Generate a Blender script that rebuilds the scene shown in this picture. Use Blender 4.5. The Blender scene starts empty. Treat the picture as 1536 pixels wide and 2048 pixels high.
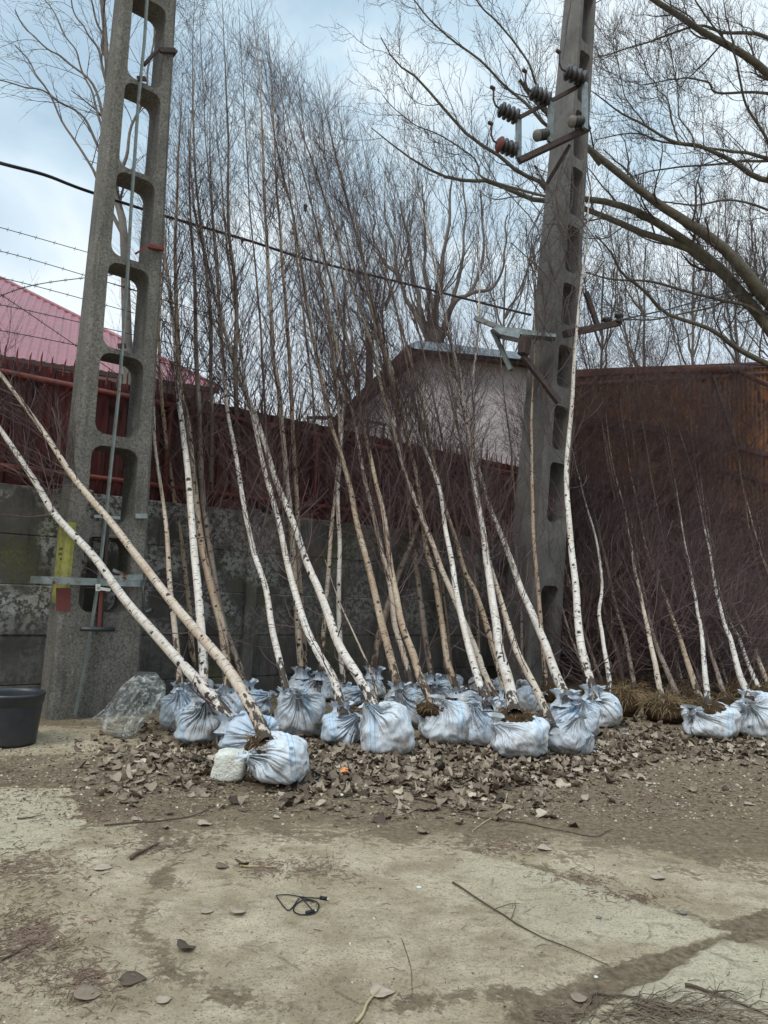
import bpy, math, random
import numpy as np
from mathutils import Vector, noise
SC = bpy.context.scene
COL = SC.collection
R = math.radians
# ------------------------------------------------------------------ camera
F, CX, CY = 1479.0, 768.0, 1024.0
H = 1.35
TH, RO = R(6.2), 0.045
fw = np.array([0, math.cos(TH), math.sin(TH)])
_r = np.array([1.0, 0, 0]); _u = np.array([0, -math.sin(TH), math.cos(TH)])
rt = math.cos(RO)*_r + math.sin(RO)*_u
up = math.cos(RO)*_u - math.sin(RO)*_r
cam_d = bpy.data.cameras.new('camera'); cam = bpy.data.objects.new('camera', cam_d); COL.objects.link(cam)
cam_d.sensor_fit = 'VERTICAL'; cam_d.sensor_height = 36; cam_d.lens = 36*F/2048.0
cam_d.clip_end = 600; cam_d.clip_start = 0.05
from mathutils import Matrix
cam.matrix_world = Matrix(((rt[0], up[0], -fw[0], 0), (rt[1], up[1], -fw[1], 0), (rt[2], up[2], -fw[2], H), (0, 0, 0, 1)))
SC.camera = cam
CAM = np.array([0, 0, H])
# ------------------------------------------------------------------ world, sun, exposure
SC.view_settings.view_transform = 'Standard'; SC.view_settings.look = 'None'
SC.view_settings.exposure = 0.45; SC.view_settings.gamma = 1
SUN_EL, SUN_AZ = R(48), R(-150)
w = bpy.data.worlds.new('World'); SC.world = w; w.use_nodes = True
nt = w.node_tree; N = nt.nodes; L = nt.links; N.clear()
out = N.new('ShaderNodeOutputWorld'); bg = N.new('ShaderNodeBackground')
sky = N.new('ShaderNodeTexSky'); sky.sky_type = 'NISHITA'; sky.sun_disc = False
sky.sun_elevation = SUN_EL; sky.sun_rotation = R(210)
sc_ = N.new('ShaderNodeVectorMath'); sc_.operation = 'SCALE'; sc_.inputs['Scale'].default_value = 0.09
L.new(sky.outputs[0], sc_.inputs[0])
tc = N.new('ShaderNodeTexCoord'); mp = N.new('ShaderNodeMapping'); mp.inputs['Scale'].default_value = (1.5, 1.5, 3.2)
mp.inputs['Location'].default_value = (0.35, 0.1, 0.2)
L.new(tc.outputs['Generated'], mp.inputs[0])
n1 = N.new('ShaderNodeTexNoise'); n1.inputs['Scale'].default_value = 2.1; n1.inputs['Detail'].default_value = 7; n1.inputs['Roughness'].default_value = .5
n1.inputs['Distortion'].default_value = .35
L.new(mp.outputs[0], n1.inputs['Vector'])
cr = N.new('ShaderNodeValToRGB'); e = cr.color_ramp
e.elements[0].position = .36; e.elements[0].color = (.37, .50, .61, 1)
e.elements[1].position = .60; e.elements[1].color = (.70, .79, .84, 1)
x = e.elements.new(.48); x.color = (.49, .63, .73, 1)
L.new(n1.outputs[0], cr.inputs[0])
# paler towards the horizon, as thick cloud is
sp = N.new('ShaderNodeSeparateXYZ'); L.new(tc.outputs['Generated'], sp.inputs[0])
mr = N.new('ShaderNodeMapRange'); mr.inputs[1].default_value = .08; mr.inputs[2].default_value = .52; mr.inputs[3].default_value = .88; mr.inputs[4].default_value = 0
L.new(sp.outputs[2], mr.inputs[0])
mh = N.new('ShaderNodeMix'); mh.data_type = 'RGBA'; mh.inputs[7].default_value = (.80, .83, .85, 1)
L.new(mr.outputs[0], mh.inputs[0]); L.new(cr.outputs[0], mh.inputs[6])
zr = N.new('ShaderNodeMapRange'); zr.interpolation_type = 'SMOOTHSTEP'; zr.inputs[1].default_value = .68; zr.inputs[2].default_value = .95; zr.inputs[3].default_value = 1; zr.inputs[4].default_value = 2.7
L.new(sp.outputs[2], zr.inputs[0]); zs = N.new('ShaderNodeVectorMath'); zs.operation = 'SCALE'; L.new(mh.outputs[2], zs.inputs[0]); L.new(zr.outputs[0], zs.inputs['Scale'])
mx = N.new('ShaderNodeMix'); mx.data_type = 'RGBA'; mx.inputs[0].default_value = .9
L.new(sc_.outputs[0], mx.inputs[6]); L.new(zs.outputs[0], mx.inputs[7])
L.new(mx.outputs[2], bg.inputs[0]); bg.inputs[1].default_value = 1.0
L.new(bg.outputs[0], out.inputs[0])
sd = bpy.data.lights.new('sun', 'SUN'); sd.energy = 1.4; sd.angle = R(18); sd.color = (1, .96, .9)
so = bpy.data.objects.new('sun', sd); COL.objects.link(so)
so.rotation_euler = Vector((-math.cos(SUN_EL)*.5, -math.cos(SUN_EL)*.86, math.sin(SUN_EL))).to_track_quat('Z', 'Y').to_euler()

# ------------------------------------------------------------------ pixel <-> place helpers (photo is 1536 x 2048)
def ray(u, v):
    return fw + (u-CX)/F*rt + (CY-v)/F*up
def at(u, v, Y):
    d = ray(u, v); return CAM + d*(Y/d[1])
def gnd(u, v, z=0.0):
    d = ray(u, v); return CAM + d*((z-H)/d[2])
def ipl(u, v, P, n):
    d = ray(u, v); return CAM + d*(np.dot(P-CAM, n)/np.dot(d, n))
def proj(P):
    q = np.asarray(P)-CAM
    a = q@fw; return CX+F*(q@rt)/a, CY-F*(q@up)/a
def nrm(a): return a/np.linalg.norm(a)
Z = np.array([0, 0, 1.0])
A0 = at(0, 1150, 7.5); A1 = at(650, 1178, 9.95)
W0 = np.array([A0[0], A0[1], 0]); E = nrm(np.array([A1[0]-A0[0], A1[1]-A0[1], 0]))
WN = np.array([E[1], -E[0], 0])                         # wall normal, towards the camera
def wp(s, z, off=0.0): return W0+E*s+WN*off+Z*z
def wallY(u, off=0.0): return ipl(u, 1170, W0+WN*off, WN)[1]
def wall_s(u): return float(np.dot(ipl(u, 1170, W0, WN)-W0, E))

# ------------------------------------------------------------------ mesh helpers
def tag(o, label=None, cat=None, group=None, kind=None):
    if label: o['label'] = label
    if cat: o['category'] = cat
    if group: o['group'] = group
    if kind: o['kind'] = kind
    return o
def empty(name, loc, label, cat, group=None):
    o = bpy.data.objects.new(name, None); o.location = [float(a) for a in loc]; o.empty_display_size = .1
    COL.objects.link(o); return tag(o, label, cat, group)
def mk(name, V, Fc, mat, parent=None, smooth=False, attrs=None, mats=None):
    me = bpy.data.meshes.new(name); V = np.asarray(V, dtype=np.float64)
    org = np.zeros(3)
    p = parent
    while p is not None: org = org+np.array(p.location); p = p.parent
    V = V-org
    if isinstance(Fc, np.ndarray):
        k = Fc.shape[1]; m = len(Fc)
        me.vertices.add(len(V)); me.vertices.foreach_set('co', V.astype(np.float32).ravel())
        me.loops.add(m*k); me.loops.foreach_set('vertex_index', Fc.astype(np.int32).ravel())
        me.polygons.add(m); me.polygons.foreach_set('loop_start', np.arange(0, m*k, k, dtype=np.int32))
        me.update(calc_edges=True)
    else:
        me.from_pydata([tuple(v) for v in V], [], Fc); me.update()
    if smooth: me.polygons.foreach_set('use_smooth', np.ones(len(me.polygons), dtype=bool)); 
    if attrs:
        for nm, (ty, arr) in attrs.items():
            at_ = me.attributes.new(nm, ty, 'POINT')
            if ty == 'FLOAT': at_.data.foreach_set('value', np.asarray(arr, dtype=np.float32).ravel())
            else: at_.data.foreach_set('vector', np.asarray(arr, dtype=np.float32).ravel())
    me.materials.append(mat)
    o = bpy.data.objects.new(name, me); COL.objects.link(o)
    if parent is not None: o.parent = parent
    return o
def recenter(o):
    me = o.data; n = len(me.vertices); a = np.empty(n*3, dtype=np.float32); me.vertices.foreach_get('co', a); a = a.reshape(-1, 3)
    c = a.mean(0); c[2] = a[:, 2].min(); a -= c; me.vertices.foreach_set('co', a.ravel()); me.update(); o.location = [float(t) for t in c]
    return o
class MB:
    def __init__(s): s.v = []; s.f = []
    def add(s, V, Fc):
        b = len(s.v); s.v += [tuple(float(c) for c in p) for p in V]; s.f += [tuple(int(i)+b for i in f) for f in Fc]; return s
    def box(s, P, ex, ey, ez, dx, dy, dz, bev=0.0):
        # P centre; e* unit axes; d* full sizes
        P = np.asarray(P, float)
        pts = []
        if bev <= 0:
            for k in (-1, 1):
                for (i, j) in ((-1, -1), (1, -1), (1, 1), (-1, 1)):
                    pts.append(P+ex*dx/2*i+ey*dy/2*j+ez*dz/2*k)
            return s.add(pts, [(3, 2, 1, 0), (4, 5, 6, 7), (0, 1, 5, 4), (1, 2, 6, 5), (2, 3, 7, 6), (3, 0, 4, 7)])
        b = min(bev, dx*.4, dy*.4, dz*.4)
        for (k, ins) in ((-1, b), (-1+2*b/dz, 0), (1-2*b/dz, 0), (1, b)):
            hx, hy = dx/2-ins, dy/2-ins
            c = b*.7
            for (i, j) in ((-hx+c, -hy), (hx-c, -hy), (hx, -hy+c), (hx, hy-c), (hx-c, hy), (-hx+c, hy), (-hx, hy-c), (-hx, -hy+c)):
                pts.append(P+ex*i+ey*j+ez*dz/2*k)
        fs = [tuple(range(7, -1, -1)), tuple(range(24, 32))]
        for l in range(3):
            for a in range(8):
                fs.append((l*8+a, l*8+(a+1) % 8, l*8+8+(a+1) % 8, l*8+8+a))
        return s.add(pts, fs)
    def bar(s, A, B, wd, th=None, upv=None, bev=0.0):
        A = np.asarray(A, float); B = np.asarray(B, float); d = B-A; l = np.linalg.norm(d); d = d/l
        r = np.cross(d, upv if upv is not None else (Z if abs(d[2]) < .9 else np.array([1., 0, 0]))); r = nrm(r); q = np.cross(r, d)
        return s.box((A+B)/2, r, q, d, wd, th or wd, l, bev)
    def tube(s, P, r, n=8, cap=True):
        P = np.asarray(P, float); K = len(P); r = np.broadcast_to(np.asarray(r, float), (K,))
        T = np.gradient(P, axis=0); T /= np.linalg.norm(T, axis=1)[:, None]+1e-12
        ref = np.array([.31, .52, .79]) if abs(np.dot(T[0], [.31, .52, .79])) < .9 else np.array([1., 0, 0])
        V = []
        a = None
        for k in range(K):
            if a is None: a = np.cross(T[k], ref)
            a = a-T[k]*np.dot(a, T[k]); a /= np.linalg.norm(a); b = np.cross(T[k], a)
            for i in range(n):
                t = 2*math.pi*i/n; V.append(P[k]+r[k]*(a*math.cos(t)+b*math.sin(t)))
        fs = [(k*n+i, k*n+(i+1) % n, (k+1)*n+(i+1) % n, (k+1)*n+i) for k in range(K-1) for i in range(n)]
        if cap: fs += [tuple(range(n-1, -1, -1)), tuple((K-1)*n+i for i in range(n))]
        return s.add(V, fs)
    def lathe(s, P, ax, prof, n=24):
        ax = nrm(np.asarray(ax, float)); a = nrm(np.cross(ax, [.3, .9, .11])); b = np.cross(ax, a); V = []
        for (r, h) in prof:
            for i in range(n):
                t = 2*math.pi*i/n; V.append(np.asarray(P)+ax*h+r*(a*math.cos(t)+b*math.sin(t)))
        return s.add(V, [(k*n+i, k*n+(i+1) % n, (k+1)*n+(i+1) % n, (k+1)*n+i) for k in range(len(prof)-1) for i in range(n)])
    def build(s, name, mat, parent=None, smooth=False, attrs=None): return mk(name, s.v, s.f, mat, parent, smooth, attrs)

def tubes(P, Rr, n=3):
    # many polylines at once: P (N,K,3), Rr (N,K)
    Nn, K, _ = P.shape
    T = np.gradient(P, axis=1); T /= np.linalg.norm(T, axis=2, keepdims=True)+1e-9
    ref = np.array([.37, -.61, .7]); A = np.cross(T, ref); A /= np.linalg.norm(A, axis=2, keepdims=True)+1e-9
    B = np.cross(T, A)
    t = np.arange(n)*2*math.pi/n
    V = P[:, :, None, :]+Rr[:, :, None, None]*(A[:, :, None, :]*np.cos(t)[None, None, :, None]+B[:, :, None, :]*np.sin(t)[None, None, :, None])
    idx = np.arange(Nn*K*n).reshape(Nn, K, n)
    i0 = idx[:, :-1]; i1 = idx[:, 1:]
    Fc = np.stack([i0, np.roll(i0, -1, 2), np.roll(i1, -1, 2), i1], -1).reshape(-1, 4)
    return V.reshape(-1, 3), Fc
def join(parts):
    Vs = []; Fs = []; b = 0
    for V, Fc in parts: Vs.append(V); Fs.append(Fc+b); b += len(V)
    return np.concatenate(Vs), np.concatenate(Fs)
def spawn(rng, P, Rr, per, t0, t1, ang, ln, K, upv, uf, wig, rf, rmin=.0015, tp=1.0, tipr=.35, angs=.2):
    Nn, Kp, _ = P.shape
    M = Nn*per; pi = np.repeat(np.arange(Nn), per)
    t = t0+(t1-t0)*((np.tile(np.arange(per), Nn)+rng.random(M))/per)**tp
    x = t*(Kp-1); i = np.minimum(x.astype(int), Kp-2); f = (x-i)[:, None]
    p = P[pi, i]*(1-f)+P[pi, i+1]*f; tan = P[pi, i+1]-P[pi, i]; tan /= np.linalg.norm(tan, axis=1)[:, None]+1e-9
    r0 = (Rr[pi, i]*(1-f[:, 0])+Rr[pi, i+1]*f[:, 0])*rf
    q = rng.normal(size=(M, 3)); q -= tan*(q*tan).sum(1)[:, None]; q /= np.linalg.norm(q, axis=1)[:, None]+1e-9
    a = ang*(1+angs*rng.normal(size=M)); d = tan*np.cos(a)[:, None]+q*np.sin(a)[:, None]
    l = (ln(t) if callable(ln) else ln)*(0.55+.75*rng.random(M)); out = np.empty((M, K, 3)); out[:, 0] = p
    for k in range(1, K):
        d = d+np.asarray(upv)*uf/K+rng.normal(size=(M, 3))*wig; d /= np.linalg.norm(d, axis=1)[:, None]
        out[:, k] = out[:, k-1]+d*(l/(K-1))[:, None]
    r0 = np.maximum(r0, rmin); rr = r0[:, None]*np.linspace(1, tipr, K)[None]
    return out, np.maximum(rr, rmin*.6)
def crom(pts, n):
    P = np.asarray(pts, float); P = np.vstack([2*P[0]-P[1], P, 2*P[-1]-P[-2]]); m = len(P)-3; o = []
    for t in np.linspace(0, m-1e-6, n):
        i = int(t); f = t-i; a, b, c, d = P[i], P[i+1], P[i+2], P[i+3]
        o.append(.5*((2*b)+(-a+c)*f+(2*a-5*b+4*c-d)*f*f+(-a+3*b-3*c+d)*f**3))
    return np.array(o)

# ------------------------------------------------------------------ material helpers
class MT:
    def __init__(s, name, rough=.8, spec=.3):
        s.m = bpy.data.materials.new(name); s.m.use_nodes = True; s.nt = s.m.node_tree; s.n = s.nt.nodes; s.l = s.nt.links
        s.b = s.n['Principled BSDF']; s.b.inputs['Roughness'].default_value = rough; s.b.inputs['Specular IOR Level'].default_value = spec
        s.o = s.n['Material Output']; s._c = {}
    def set(s, sock, val):
        if hasattr(val, 'is_output') or isinstance(val, bpy.types.NodeSocket): s.l.new(val, sock)
        else: sock.default_value = (tuple(val)+(1,)) if isinstance(val, (tuple, list)) and len(val) == 3 and len(sock.default_value) == 4 else val
    def co(s, kind='Object', sc=(1, 1, 1), loc=(0, 0, 0)):
        if kind in ('Object', 'Generated', 'UV'): src = s.n.new('ShaderNodeTexCoord').outputs[kind]
        elif kind == 'Pos': src = s.n.new('ShaderNodeNewGeometry').outputs['Position']
        else: a = s.n.new('ShaderNodeAttribute'); a.attribute_name = kind; src = a.outputs['Vector']
        m = s.n.new('ShaderNodeMapping'); m.inputs['Scale'].default_value = sc; m.inputs['Location'].default_value = loc; s.l.new(src, m.inputs[0]); return m.outputs[0]
    def attr(s, nm): a = s.n.new('ShaderNodeAttribute'); a.attribute_name = nm; return a.outputs['Fac']
    def noise(s, co, sc=5, det=4, ro=.55, dist=0):
        n = s.n.new('ShaderNodeTexNoise'); n.inputs['Scale'].default_value = sc; n.inputs['Detail'].default_value = det; n.inputs['Roughness'].default_value = ro
        n.inputs['Distortion'].default_value = dist; s.l.new(co, n.inputs['Vector']); return n.outputs[0]
    def vor(s, co, sc=5, feat='F1', outp='Distance'):
        n = s.n.new('ShaderNodeTexVoronoi'); n.inputs['Scale'].default_value = sc; n.feature = feat; s.l.new(co, n.inputs['Vector']); return n.outputs[outp]
    def rng(s, v, a, b, c=0., d=1., smooth=False):
        n = s.n.new('ShaderNodeMapRange'); s.set(n.inputs[0], v)
        for i, q in enumerate((a, b, c, d)): s.set(n.inputs[i+1], q)
        if smooth: n.interpolation_type = 'SMOOTHSTEP'
        return n.outputs[0]
    def mix(s, f, a, b, mode='MIX'):
        n = s.n.new('ShaderNodeMix'); n.data_type = 'RGBA'; n.blend_type = mode; s.set(n.inputs[0], f); s.set(n.inputs[6], a); s.set(n.inputs[7], b); return n.outputs[2]
    def math(s, op, a, b=0.):
        n = s.n.new('ShaderNodeMath'); n.operation = op; s.set(n.inputs[0], a); s.set(n.inputs[1], b); return n.outputs[0]
    def sep(s, v): n = s.n.new('ShaderNodeSeparateXYZ'); s.l.new(v, n.inputs[0]); return n.outputs
    def bump(s, h, st=.3, dist=.01, prev=None):
        n = s.n.new('ShaderNodeBump'); n.inputs['Strength'].default_value = st; n.inputs['Distance'].default_value = dist; s.l.new(h, n.inputs['Height'])
        if prev is not None: s.l.new(prev, n.inputs['Normal'])
        s.l.new(n.outputs[0], s.b.inputs['Normal']); return n.outputs[0]
    def col(s, c): s.set(s.b.inputs['Base Color'], c); return s.m
    def rough(s, r): s.set(s.b.inputs['Roughness'], r)
    def metal(s, v): s.set(s.b.inputs['Metallic'], v)

def m_ground():
    t = MT('ground_dirt', .95, .15); c = t.co('Pos')
    n1 = t.noise(c, 3.2, 8, .62); n2 = t.noise(c, 26, 6, .65); n3 = t.noise(c, 1.1, 5, .6, .4); n5 = t.noise(c, 90, 3, .7)
    conc = t.mix(t.rng(n1, .38, .62), (.41, .328, .215), (.73, .61, .44))
    conc = t.mix(t.rng(n3, .45, .7, 0, .6), conc, (.48, .38, .235))
    dirt = t.mix(t.rng(n2, .35, .65), (.125, .09, .058), (.34, .26, .17))
    red = t.mix(t.rng(n2, .4, .6), (.14, .09, .065), (.32, .225, .165))
    # ragged mask edges: the painted-in layout plus noise
    dm = t.rng(t.math('ADD', t.attr('dirt'), t.math('MULTIPLY', t.math('SUBTRACT', t.math('ADD', n1, t.math('MULTIPLY', n2, .8)), .9), 1.5)), .44, .60)
    a = t.mix(dm, conc, dirt)
    rm = t.rng(t.math('ADD', t.attr('red'), t.math('MULTIPLY', t.math('SUBTRACT', n2, .5), 1.9)), .5, .75)
    a = t.mix(rm, a, red)
    sl = t.rng(t.math('ADD', t.attr('slab'), t.math('MULTIPLY', t.math('SUBTRACT', n1, .5), .9)), .4, .75, 0, .8)
    a = t.mix(sl, a, t.mix(t.rng(n3, .4, .6), (.56, .48, .335), (.74, .65, .48)))
    mt = t.noise(t.co('Pos', (5, 8, 1)), 1.6, 8, .68, .6); a = t.mix(t.rng(mt, .52, .66, 0, .5), a, (.21, .175, .115)); mt2 = t.noise(t.co('Pos', (14, 22, 1), (3, 1, 0)), 1.3, 6, .7); a = t.mix(t.rng(mt2, .56, .68, 0, .55), a, (.16, .13, .085))
    # grains, chips, specks
    sp = t.vor(c, 95); a = t.mix(t.rng(sp, .1, .2, .75, 0), a, (.42, .36, .25))
    sp2 = t.vor(t.co('Pos', (1, 1, 1), (3.3, 1.7, 0)), 55); a = t.mix(t.rng(sp2, .12, .24, .7, 0), a, (.06, .045, .03))
    a = t.mix(t.rng(n5, .35, .7, 0, .45), a, (.13, .105, .07)); ck = t.vor(t.co('Pos', (1, 1, 1), (7, 3, 0)), 2.1, 'DISTANCE_TO_EDGE'); ckn = t.noise(c, 9, 5, .7); a = t.mix(t.rng(t.math('ADD', ck, t.math('MULTIPLY', t.math('SUBTRACT', ckn, .42), .12)), .004, .014, .45, 0), a, (.12, .095, .06))
    b = t.bump(t.noise(c, 11, 10, .75), 1.0, .045); b = t.bump(t.noise(c, 120, 4, .7), .7, .006, b)
    return t.col(a)
def m_concrete(nm, base, dark, peb=True, paint=0.0, moss=0.0, bumpd=.012):
    t = MT(nm, .9, .2); c = t.co('Pos'); n = t.noise(c, 2.2, 6, .6); n2 = t.noise(c, 22, 6, .6)
    a = t.mix(t.rng(n, .35, .65), dark, base); a = t.mix(t.rng(n2, .4, .7, 0, .5), a, tuple(q*.55 for q in base))
    st = t.noise(t.co('Pos', (5, 5, .5)), 3, 5, .6); a = t.mix(t.rng(st, .52, .72, 0, .65), a, tuple(q*.5 for q in dark))
    if peb:
        v = t.vor(c, 24); a = t.mix(t.rng(v, .09, .15, .6, 0), a, tuple(min(1, q*2.1) for q in base))
        v2 = t.noise(c, 42, 6, .8); a = t.mix(t.rng(v2, .47, .58, 0, .7), a, tuple(q*.35 for q in dark))
    if paint:
        p = t.noise(c, 1.7, 3, .5); p2 = t.noise(c, 19, 8, .75); px = t.sep(c)
        msk = t.math('MULTIPLY', t.rng(p, .44, .54), t.rng(p2, .47, .53)); msk = t.math('MULTIPLY', msk, t.rng(px[0], -1.2, -3.0, .45, 1.)); msk = t.math('MULTIPLY', msk, t.rng(px[2], .7, 1.0, .15, 1.))
        a = t.mix(t.math('MULTIPLY', msk, paint*.8), a, (.46, .46, .43))
    if moss:
        g = t.noise(t.co('Pos', (1, 1, 1), (4, 2, 0)), 1.3, 6, .6); g2 = t.noise(c, 45, 3, .7)
        a = t.mix(t.math('MULTIPLY', t.rng(g, .55, .68, 0, moss), t.rng(g2, .42, .6)), a, (.115, .115, .03))
    b = t.bump(t.noise(c, 60, 8, .8), .9, bumpd); b = t.bump(t.noise(c, 7, 4, .6), .4, .02, b)
    return t.col(a)
def m_metal(nm, c1, c2, rough=.5, metal=.6, rust=0.0, sc=8, streak=False, rustc=(.16, .055, .025)):
    t = MT(nm, rough, .5); c = t.co('Pos', (4, 4, .35) if streak else (1, 1, 1)); n = t.noise(c, sc, 6, .65)
    a = t.mix(t.rng(n, .35, .65), c1, c2); t.metal(metal)
    if rust:
        r = t.noise(t.co('Pos'), sc*.9, 8, .7); m = t.rng(r, .62-rust*.3, .70-rust*.3); a = t.mix(m, a, rustc); t.rough(t.rng(m, 0, 1, rough, .9))
    t.bump(t.noise(t.co('Pos'), 45, 5, .6), .25, .004)
    return t.col(a)
def m_bark(nm, white, tan, mixv):
    # birch bark in the trunk's own coordinates: x,y round the stem, z along it (metres)
    t = MT(nm, .65, .3); c = t.co('bark'); z = t.sep(c)[2]
    n = t.noise(t.co('bark', (6, 6, 1.2)), 2.0, 5, .6); a = t.mix(t.rng(n, .5-mixv*.35, .78-mixv*.35), white, tan)
    a = t.mix(t.rng(t.noise(t.co('bark', (25, 25, 14), (1, 4, 2)), 1.0, 5, .7), .5, .72, 0, .45), a, tuple(q*.5 for q in tan))
    a = t.mix(t.rng(t.noise(t.co('bark', (8, 8, 40)), 1.6, 3, .6), .5, .75, 0, .35), a, tuple(q*.6 for q in tan))
    lent = t.noise(t.co('bark', (13, 13, 95)), 1.0, 2, .45); lm = t.rng(lent, .61, .65); lgate = t.rng(t.noise(t.co('bark', (3, 3, 3)), 1.0, 2), .35, .6, .35, 1)
    a = t.mix(t.math('MULTIPLY', lm, lgate), a, (.055, .045, .04))
    v = t.vor(t.co('bark', (9, 9, 12)), 1.0); vn = t.noise(t.co('bark', (30, 30, 45)), 1.0, 4, .7); sg = t.rng(t.noise(t.co('bark', (2, 2, 4), (3, 1, 7)), 1.0, 3, .6), .42, .62, .0, .15)
    scar = t.rng(t.math('SUBTRACT', t.math('ADD', v, t.math('MULTIPLY', vn, .34)), sg), .29, .325, 1, 0); a = t.mix(scar, a, (.035, .028, .025))
    # rough dark plates near the foot
    pl = t.noise(t.co('bark', (22, 22, 7)), 1.0, 5, .6); foot = t.rng(t.attr('foot'), .05, 1.0, .40, .70); fm = t.rng(t.math('SUBTRACT', pl, foot), -.01, .035); gf = t.rng(t.attr('foot'), .8, 1.3, 1, 0)
    fm = t.math('MULTIPLY', fm, gf); a = t.mix(fm, a, (.05, .035, .026))
    # thin upper stem turns brown
    thin = t.rng(t.math('ADD', t.attr('thin'), t.math('MULTIPLY', t.math('SUBTRACT', n, .5), .5)), .55, .85); a = t.mix(thin, a, (.055, .035, .03))
    hh = t.math('ADD', t.math('MULTIPLY', fm, -1.2), t.math('MULTIPLY', scar, .5)); b = t.bump(hh, .8, .008); t.bump(t.noise(t.co('bark', (30, 30, 90)), 1.0, 3, .6), .35, .004, b)
    return t.col(a)
def m_twig(nm, c1, c2):
    t = MT(nm, .75, .2); oi = t.attr('tone'); n = t.noise(t.co('Pos'), 1.5, 2)
    return t.col(t.mix(t.math('ADD', t.math('MULTIPLY', oi, .75), t.math('MULTIPLY', n, .25)), c1, c2))
def m_sack(nm, tint):
    t = MT(nm, .55, .35); c = t.co('Object'); nn = t.noise(c, 5, 5, .6); p = t.attr('stripe')
    a = t.mix(t.rng(nn, .35, .7), tint, tuple(q*.86 for q in tint))
    ns = t.math('ADD', p, t.math('MULTIPLY', t.math('SUBTRACT', t.noise(c, 3, 3, .6), .5), .22))
    for cc in (.30, .47):
        d = t.math('ABSOLUTE', t.math('SUBTRACT', ns, cc)); a = t.mix(t.rng(d, .013, .028, .85, 0), a, (.19, .44, .68))
    gr = t.noise(t.co('Object', (1, 1, 1), (5, 1, 2)), 9, 8, .72); h = t.attr('hgt')
    a = t.mix(t.rng(t.math('SUBTRACT', gr, t.math('MULTIPLY', h, .16)), .40, .60, 0, .8), a, (.20, .155, .115))
    v = t.vor(t.co('Object', (1, 1, 1), (2, 7, 1)), 9); v2 = t.math('ADD', v, t.math('MULTIPLY', gr, .25)); a = t.mix(t.rng(v2, .20, .26, .8, 0), a, (.09, .07, .05))
    wv = t.n.new('ShaderNodeTexWave'); wv.inputs['Scale'].default_value = 70; wv.inputs['Distortion'].default_value = 1.2; t.l.new(c, wv.inputs['Vector'])
    b = t.bump(wv.outputs['Fac'], .12, .002); b = t.bump(t.noise(t.co('Object', (1, 1, .35)), 22, 6, .65, 1.5), .5, .008, b); t.bump(t.attr('fold'), .8, .03, b)
    return t.col(a)
def m_plain(nm, c1, c2=None, rough=.7, sc=12, metal=0, spec=.3, bump=.3, bd=.004):
    t = MT(nm, rough, spec); t.metal(metal); n = t.noise(t.co('Object'), sc, 6, .65); a = t.mix(t.rng(n, .3, .7), c1, c2 or tuple(q*.7 for q in c1))
    if bump: t.bump(t.noise(t.co('Object'), sc*3, 5, .6), bump, bd)
    return t.col(a)
def m_leaf():
    t = MT('dry_leaf', .8, .25); cr = t.n.new('ShaderNodeValToRGB'); e = cr.color_ramp; e.elements[0].color = (.055, .042, .03, 1); e.elements[1].color = (.52, .43, .32, 1)
    for p, c in ((.3, (.13, .096, .068, 1)), (.6, (.265, .208, .152, 1)), (.88, (.43, .36, .275, 1))): x = e.elements.new(p); x.color = c
    t.l.new(t.attr('tone'), cr.inputs[0]); n = t.noise(t.co('Pos'), 40, 4, .6); t.bump(n, .5, .005)
    return t.col(t.mix(t.rng(n, .35, .7, 0, .35), cr.outputs[0], (.05, .035, .025)))
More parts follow.
